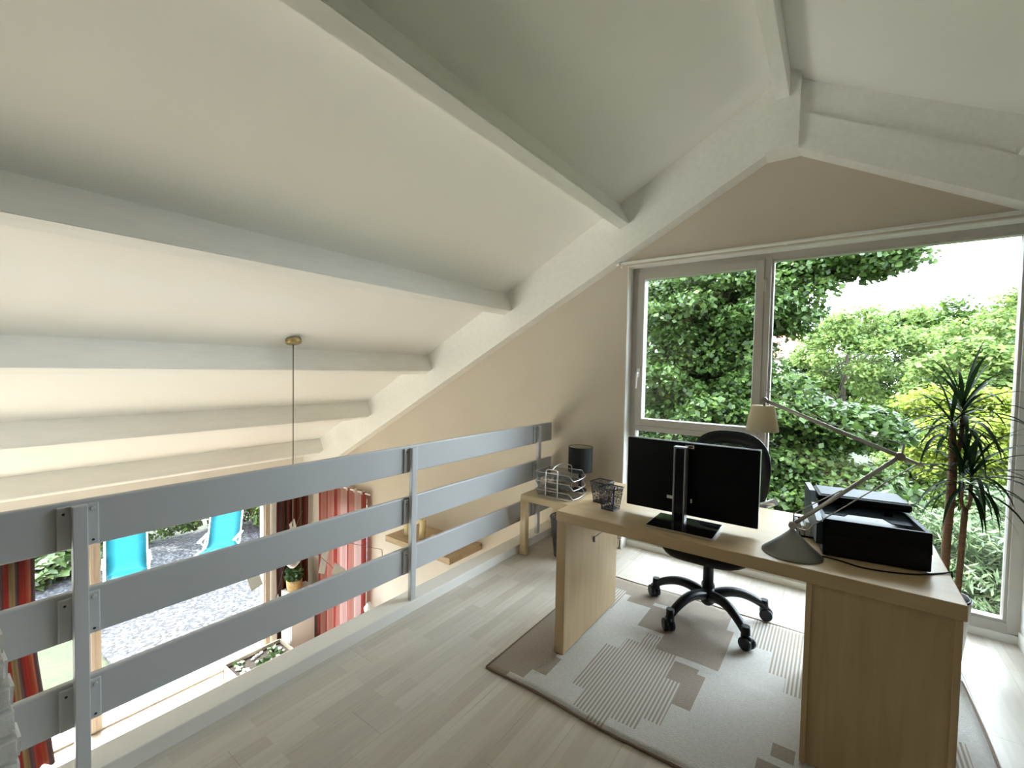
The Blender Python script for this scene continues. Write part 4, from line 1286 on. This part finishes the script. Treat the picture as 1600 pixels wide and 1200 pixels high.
# ------------------------------------------------------------------ leaf clouds (numpy)
def leaf_mesh(name, centers, n_leaf, clump, size, seed, m, aspect=0.55, flat=0.6, up_bias=0.8, size_var=0.35):
    """mesh of small folded leaves scattered round clump centres"""
    g = np.random.default_rng(seed)
    C = np.asarray(centers, float)
    idx = g.integers(0, len(C), n_leaf)
    off = g.normal(size=(n_leaf, 3))
    off /= np.maximum(np.linalg.norm(off, axis=1, keepdims=True), 1e-6)
    off *= (g.random((n_leaf, 1)) ** 0.45)
    off *= np.array(clump)[None, :]
    P = C[idx, :3] + off
    nrm_ = g.normal(size=(n_leaf, 3)) * 0.55
    nrm_[:, 2] += up_bias
    nrm_ += off / np.array(clump)[None, :] * 0.4
    nrm_ /= np.linalg.norm(nrm_, axis=1, keepdims=True)
    t = g.normal(size=(n_leaf, 3))
    t -= (t * nrm_).sum(1, keepdims=True) * nrm_
    t /= np.linalg.norm(t, axis=1, keepdims=True)
    b = np.cross(nrm_, t)
    s = size * (1 + size_var * g.normal(size=(n_leaf, 1)))
    s = np.clip(s, size * 0.4, size * 2)
    V = np.empty((n_leaf, 4, 3))
    V[:, 0] = P - t * s * 0.5
    V[:, 1] = P + b * s * aspect * 0.5 - nrm_ * s * 0.08
    V[:, 2] = P + t * s * 0.5
    V[:, 3] = P - b * s * aspect * 0.5 - nrm_ * s * 0.08
    V = V.reshape(-1, 3)
    F = np.arange(n_leaf * 4, dtype=np.int32).reshape(-1, 4)
    me = bpy.data.meshes.new(name)
    me.vertices.add(len(V))
    me.vertices.foreach_set('co', V.astype(np.float32).ravel())
    me.loops.add(F.size)
    me.loops.foreach_set('vertex_index', F.ravel())
    me.polygons.add(len(F))
    me.polygons.foreach_set('loop_start', np.arange(0, F.size, 4, dtype=np.int32))
    me.polygons.foreach_set('loop_total', np.full(len(F), 4, dtype=np.int32))
    me.update(calc_edges=True)
    me.materials.append(m)
    return me

def ellipsoid_pts(n, c, r, seed, shell=0.35):
    g = np.random.default_rng(seed)
    d = g.normal(size=(n, 3))
    d /= np.linalg.norm(d, axis=1, keepdims=True)
    rad = (shell + (1 - shell) * g.random((n, 1))) ** 0.6
    return np.array(c) + d * rad * np.array(r)

M_MAPLELEAF = leaf_mat('maple_leaf', (0.020, 0.046, 0.011), (0.080, 0.135, 0.028), 0.32, 0.42, 0.35)
M_MIDLEAF = leaf_mat('mid_green_leaf', (0.028, 0.062, 0.011), (0.095, 0.155, 0.026), 0.35, 0.45, 0.4)
M_LIMELEAF = leaf_mat('lime_leaf', (0.072, 0.135, 0.032), (0.21, 0.27, 0.075), 0.45, 0.5, 0.3)
M_YELLOWLEAF = leaf_mat('yellow_green_leaf', (0.14, 0.195, 0.024), (0.27, 0.315, 0.05), 0.5, 0.5, 0.3)
M_PALELEAF = leaf_mat('pale_bamboo_leaf', (0.060, 0.105, 0.045), (0.20, 0.26, 0.13), 0.35, 0.40, 0.6)
M_HOSTA = leaf_mat('hosta_leaf', (0.02, 0.042, 0.010), (0.06, 0.095, 0.024), 0.3, 0.4, 0.5)
M_IVY = leaf_mat('ivy_leaf', (0.02, 0.06, 0.015), (0.09, 0.16, 0.05), 0.25, 0.35, 0.5)
M_BROWNLEAF = leaf_mat('brown_shrub_leaf', (0.022, 0.020, 0.008), (0.06, 0.052, 0.02), 0.3, 0.6, 0.2)

me = leaf_mesh('ivy_leaves', ellipsoid_pts(14, (-5.82, 3.10, LOW + 1.08), (0.13, 0.15, 0.08), 3), 260, (0.06, 0.06, 0.05), 0.05, 3, M_IVY, 0.8)
me.transform(Matrix.Translation(-Vector(iv.location)))
fo = finish('foliage', me, iv)

# planter trough by the door
pt = thing('planter_trough', 'beige planter trough with plants and white stones below', 'planter', (-5.68, 2.60, LOW))
px0, px1, py0, py1, pz = -5.86, -5.50, 2.25, 2.93, LOW + 0.26
bm = bmesh.new()
add_box(bm, px0, px1, py0, py1, LOW, LOW + 0.03)
add_box(bm, px0, px0 + 0.015, py0, py1, LOW, pz)
add_box(bm, px1 - 0.015, px1, py0, py1, LOW, pz)
add_box(bm, px0, px1, py0, py0 + 0.015, LOW, pz)
add_box(bm, px0, px1, py1 - 0.015, py1, LOW, pz)
part('trough', bm, M_TROUGH, pt)
part('soil', box(px0 + 0.015, px1 - 0.015, py0 + 0.015, py1 - 0.015, LOW + 0.03, pz - 0.045), M_SOIL, pt)
peb = lathe([(0.001, -0.018), (0.024, -0.010), (0.030, 0.0), (0.022, 0.012), (0.001, 0.018)], (0, 0, 0), 9, cap=False)
pme = to_mesh('pebble', peb, M_PEBBLE)
r2 = random.Random(4)
for k in range(22):
    o = finish('pebble', pme, pt)
    o.location = Vector((r2.uniform(px0 + 0.05, px1 - 0.05), r2.uniform(py0 + 0.05, py1 - 0.05), pz - 0.036)) - Vector(pt.location)
    o.scale = (r2.uniform(0.6, 1.3), r2.uniform(0.6, 1.1), r2.uniform(0.7, 1.1))
    o.rotation_euler = (0, 0, r2.uniform(0, 3))
me = leaf_mesh('trough_leaves', [(r2.uniform(px0 + 0.06, px1 - 0.06), r2.uniform(py0 + 0.08, py1 - 0.08), pz - 0.01) for _ in range(9)], 110, (0.05, 0.05, 0.03), 0.055, 8, M_IVY, 0.6)
me.transform(Matrix.Translation(-Vector(pt.location)))
finish('foliage', me, pt)

# two small vases near the narrow window
vs = thing('plant_stand', 'narrow dark stand beside the sheer curtain below', 'stand', (-4.46, 3.28, LOW))
bm = box(-4.52, -4.40, 3.20, 3.38, LOW + 0.90, LOW + 0.92)
for x in (-4.52, -4.412):
    for y in (3.20, 3.368):
        add_box(bm, x, x + 0.012, y, y + 0.012, LOW, LOW + 0.90)
part('frame', bm, M_BLACK, vs)
single('vase', lathe([(0.03, 0), (0.055, 0.04), (0.058, 0.075), (0.03, 0.11), (0.022, 0.13), (0.018, 0.13), (0.02, 0.10)], (-4.46, 3.29, LOW + 0.92), 18, cap=False), M_POT, 'small white vase on the dark stand below', 'vase')

# ------------------------------------------------------------------ garden
GZ = -2.58
gd = struct('ground', box(-60, 60, -40, 70, GZ - 0.3, GZ - 0.02), M_LAWN, 'green lawn around the house', 'ground')
terr = bmesh.new()
add_prism(terr, [(-12.2, 1.02, GZ - 0.02), (-9.2, 1.55, GZ - 0.02), (-6.92, 1.62, GZ - 0.02), (-6.92, GY + 0.2, GZ - 0.02), (-6.92, 6.5, GZ - 0.02), (-12.2, 6.5, GZ - 0.02)], (0, 0, 0.04))
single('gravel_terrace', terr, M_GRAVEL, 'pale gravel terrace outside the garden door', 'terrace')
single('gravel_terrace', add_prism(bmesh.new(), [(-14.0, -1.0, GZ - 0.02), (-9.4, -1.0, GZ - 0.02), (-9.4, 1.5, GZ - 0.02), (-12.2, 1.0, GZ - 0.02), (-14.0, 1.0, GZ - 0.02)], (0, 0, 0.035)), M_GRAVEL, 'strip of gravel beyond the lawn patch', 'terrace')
single('door_step', box(-6.9, -6.27, -2.6, 3.3, GZ, LOW - 0.02, 0.01), M_STEP, 'pale stone step outside the garden door', 'step')

single('bounce_terrace', box(-9.0, 1.0, -9.0, Y_B - 0.2, GZ - 0.02, GZ + 0.04, 0.01), M_HOUSE, 'added unseen pale terrace behind the house, bouncing daylight', 'terrace')  # unseen pale slab added to reflect daylight up through the back opening

def deck_chair(loc, rz, label):
    c = thing('deck_chair', label, 'chair', loc, rz, 'turquoise deck chairs in the garden', local=True)
    b2 = bmesh.new()
    # sling: seat and tall back, faces +x (towards the house)
    path = [(0.48, 0.36), (0.25, 0.33), (0.0, 0.30), (-0.10, 0.36), (-0.20, 0.58), (-0.30, 0.86), (-0.37, 1.08)]
    pp = smooth_path([Vector((a, 0, z)) for a, z in path], 4)
    prev_ = None
    for q in pp:
        row = [b2.verts.new((q.x - 0.02 * (1 - (yy / 0.27) ** 2), yy, q.z)) for yy in (-0.27, -0.14, 0, 0.14, 0.27)]
        if prev_:
            for j in range(4):
                f = b2.faces.new((prev_[j], prev_[j + 1], row[j + 1], row[j])); f.smooth = True
        prev_ = row
    bmesh.ops.solidify(b2, geom=b2.faces[:], thickness=0.012)
    part('sling', b2, M_TURQ, c, 'turquoise canvas sling')
    for s in (-1, 1):
        y = s * 0.29
        b3 = tube([(0.52, y, 0.37), (0.0, y, 0.30), (-0.12, y, 0.36), (-0.38, y, 1.10)], 0.013, 8)
        part('side_rail', b3, M_CHFRAME, c)
        b3 = tube([(0.40, y * 1.05, 0.0), (-0.15, y * 1.05, 0.52)], 0.012, 8)
        part('leg', b3, M_CHFRAME, c)
        b3 = tube([(-0.42, y * 1.05, 0.0), (0.22, y * 1.05, 0.52)], 0.012, 8)
        part('leg', b3, M_CHFRAME, c)
        b3 = box(-0.22, 0.30, y * 1.05 - 0.028, y * 1.05 + 0.028, 0.52, 0.545, 0.006)
        part('armrest', b3, M_CHFRAME, c)
    part('cross_bar', tube([(-0.385, -0.29, 1.10), (-0.385, 0.29, 1.10)], 0.013, 8), M_CHFRAME, c)
    part('cross_bar', tube([(0.52, -0.29, 0.37), (0.52, 0.29, 0.37)], 0.013, 8), M_CHFRAME, c)
deck_chair((-10.0, 2.32, GZ + 0.02), math.radians(-12), 'turquoise deck chair nearer the garden door post')
deck_chair((-9.9, 3.78, GZ + 0.02), math.radians(-38), 'turquoise deck chair turned sideways before the hedge')

def tree(name, label, crowns, n_leaf, clump, size, m, trunk, seed, cat='tree', group=None, aspect=0.55, up=0.8, n_cl=60, shell=0.35):
    """crowns: list of (centre, radii); trunk: list of points or None"""
    base = Vector(trunk[0]) if trunk else Vector((crowns[0][0][0], crowns[0][0][1], GZ - 0.02))
    t = thing(name, label, cat, base, 0, group)
    cs = np.concatenate([ellipsoid_pts(n_cl, c, r, seed * 17 + i, shell) for i, (c, r) in enumerate(crowns)])
    me = leaf_mesh('foliage', cs, n_leaf, clump, size, seed, m, aspect, up_bias=up)
    me.transform(Matrix.Translation(-base))
    finish('foliage', me, t)
    if trunk:
        n = len(trunk)
        part('trunk', tube(smooth_path(trunk, 4), [0.16 * (1 - 0.7 * i / ((n - 1) * 4)) for i in range((n - 1) * 4 + 1)], 10), M_TRUNK, t)
        top = Vector(trunk[-1])
        g = random.Random(seed)
        br = bmesh.new()
        for k in range(14):
            q = Vector(cs[g.randrange(len(cs))])
            s0 = Vector(trunk[1]).lerp(top, g.random())
            add_tube(br, smooth_path([s0, s0.lerp(q, 0.55) + Vector((0, 0, 0.2)), q], 3), [0.024, 0.02, 0.017, 0.014, 0.011, 0.008, 0.005], 5)
        part('branches', br, M_TRUNK, t)
    return t

# big maple close to the window
mp_cr = [((-2.7, 8.0, 1.5), (1.9, 1.3, 2.4)), ((-2.2, 7.6, -0.9), (2.2, 1.1, 1.3)), ((-1.0, 7.4, 0.55), (1.0, 0.8, 0.9)), ((-1.5, 7.9, 2.6), (1.4, 0.9, 0.7)), ((-0.5, 7.1, -0.5), (0.9, 0.6, 0.75)), ((-0.3, 8.2, 3.2), (1.1, 0.6, 0.28)), ((-1.9, 8.0, 1.4), (1.0, 0.8, 1.0)), ((0.15, 7.3, -0.25), (0.55, 0.5, 0.5)), ((0.1, 7.6, 0.75), (0.5, 0.4, 0.18))]
tree('maple_tree', 'dark green maple tree filling the left of the window view', mp_cr, 230000, (0.40, 0.40, 0.20), 0.078, M_MAPLELEAF,
     [(-3.3, 8.6, GZ), (-3.2, 8.5, -0.6), (-3.0, 8.3, 1.4), (-2.7, 8.1, 3.2)], 5, aspect=0.75, n_cl=70, shell=0.25)
tree('maple_tree', 'shadowed maple tree behind the near maple, at the left pane', [((-5.6, 12.0, 2.2), (2.6, 1.5, 3.6)), ((-4.2, 11.5, -1.0), (2.4, 1.2, 1.5))], 32000, (0.5, 0.5, 0.3), 0.12, M_MIDLEAF,
     [(-5.2, 12.3, GZ), (-5.1, 12.2, 0), (-5.3, 12.1, 2.5)], 6, aspect=0.7, n_cl=80)
tree('lime_tree', 'bright green tree at the right of the window view', [((3.7, 16.5, 1.2), (2.0, 1.5, 2.7)), ((2.6, 15.4, -0.6), (1.7, 1.0, 1.5))], 50000, (0.5, 0.5, 0.32), 0.13, M_LIMELEAF,
     [(3.6, 16.7, GZ), (3.6, 16.6, 0), (3.7, 16.5, 2.0)], 7, n_cl=70, group='bright trees beyond the window')
tree('lime_tree', 'bright green tree in the middle of the window view', [((0.7, 20.0, 1.5), (2.2, 1.5, 3.1)), ((-1.0, 19.4, -0.4), (1.8, 1.2, 1.8))], 50000, (0.5, 0.5, 0.32), 0.13, M_LIMELEAF,
     [(0.2, 20.2, GZ), (0.2, 20.1, 0), (0.3, 20, 2.2)], 8, n_cl=70, group='bright trees beyond the window')
tree('lime_tree', 'tall green tree between the two bright trees', [((2.6, 25.5, 1.8), (4.4, 1.6, 3.0)), ((5.5, 25.0, 1.0), (2.5, 1.5, 3.0))], 80000, (0.7, 0.6, 0.5), 0.20, M_MIDLEAF,
     [(3.2, 25.7, GZ), (3.2, 25.6, 0), (3.2, 25.5, 2.2)], 9, n_cl=150, group='bright trees beyond the window')
tree('yellow_shrub', 'yellow green shrub behind the dragon tree crown', [((1.75, 11.5, 0.15), (0.75, 0.6, 0.6)), ((2.6, 11.8, 0.2), (0.8, 0.6, 0.7))], 16000, (0.3, 0.3, 0.22), 0.085, M_YELLOWLEAF, None, 10, 'shrub', n_cl=50)
tree('yellow_shrub', 'sparse yellow green shrub in the middle distance', [((1.7, 13.2, 0.85), (0.6, 0.4, 0.28)), ((2.6, 13.2, 0.95), (0.5, 0.4, 0.22))], 9000, (0.3, 0.3, 0.22), 0.09, M_YELLOWLEAF, None, 11, 'shrub', n_cl=40)
tree('bamboo_clump', 'pale fine leaved bamboo below the window, right', [((0.9, 6.5, -0.85), (1.1, 0.6, 1.0)), ((1.9, 6.9, -0.7), (1.0, 0.6, 1.15)), ((1.3, 6.0, -1.7), (1.1, 0.5, 0.7)), ((0.35, 6.9, -0.85), (0.6, 0.4, 0.8)), ((0.1, 7.9, -0.75), (0.8, 0.4, 0.8))], 70000, (0.24, 0.24, 0.16), 0.10, M_PALELEAF, None, 12, 'shrub', aspect=0.20, up=0.6, n_cl=80)
tree('bamboo_clump', 'pale fine leaved bamboo low behind the computer monitor', [((-1.4, 6.1, -1.7), (0.9, 0.5, 0.8))], 9000, (0.24, 0.24, 0.16), 0.10, M_PALELEAF, None, 13, 'shrub', aspect=0.22, up=0.6, n_cl=60)

# house far behind
hs = thing('far_house', 'pale house with red tiled roof glimpsed between the trees', 'house', (-4.4, 30.0, GZ))
part('wall', box(-7.0, -1.9, 28.0, 33.0, GZ - 0.02, 2.35), M_HOUSE, hs)
b2 = add_prism(bmesh.new(), [(-7.3, 27.6, 2.30), (-7.3, 30.5, 4.1), (-7.3, 33.4, 2.30)], (5.7, 0, 0))
rf = part('roof', b2, M_ROOFTILE, hs)
part('chimney', box(-5.5, -5.0, 29.8, 30.3, 3.3, 4.6), M_ROOFTILE, rf)
for x in (-5.8, -3.6, -2.7):
    wn_ = part('window', box(x, x + 0.6, 27.96, 28.02, 0.2, 1.2), M_WHITE, hs)
    part('window_pane', box(x + 0.06, x + 0.54, 27.94, 27.97, 0.26, 1.14), M_BLACKG, wn_)

# plants round the terrace
for k, (x, y, r, lab) in enumerate(((-11.3, 1.35, 0.42, 'broad leaved hosta at the left end of the terrace'), (-11.6, 2.05, 0.45, 'broad leaved hosta beside the garden door post view'), (-11.9, 0.7, 0.4, 'broad leaved hosta behind the red curtain'))):
    t = thing('hosta', lab, 'plant', (x, y, GZ), 0, 'hostas at the terrace edge')
    me = leaf_mesh('foliage', ellipsoid_pts(26, (x, y, GZ + 0.30), (r, r, 0.26), 40 + k), 520, (0.16, 0.16, 0.09), 0.19, 40 + k, M_HOSTA, 0.62, up_bias=1.1)
    me.transform(Matrix.Translation(-Vector(t.location)))
    finish('foliage', me, t)
hedge = [(-12.8, 1.9, 'yellowish shrub behind the nearer deck chair', M_MIDLEAF), (-12.6, 3.2, 'green shrub between the two deck chairs', M_MIDLEAF), (-12.2, 4.4, 'brownish shrub beside the far deck chair', M_BROWNLEAF), (-11.8, 5.6, 'dark shrub behind the far deck chair', M_MIDLEAF), (-11.0, 6.9, 'green shrub at the right end of the terrace', M_PALELEAF), (-13.2, 0.4, 'green shrub at the left end of the garden', M_MIDLEAF), (-13.4, -1.4, 'green shrub far left in the garden', M_MIDLEAF)]
for k, (x, y, lab, m) in enumerate(hedge):
    tree('garden_shrub', lab, [((x + 0.4, y, GZ + 0.95), (0.95, 0.85, 1.15))], 15000, (0.26, 0.26, 0.20), 0.085, m, None, 60 + k, 'shrub', 'shrubs behind the terrace', n_cl=50)
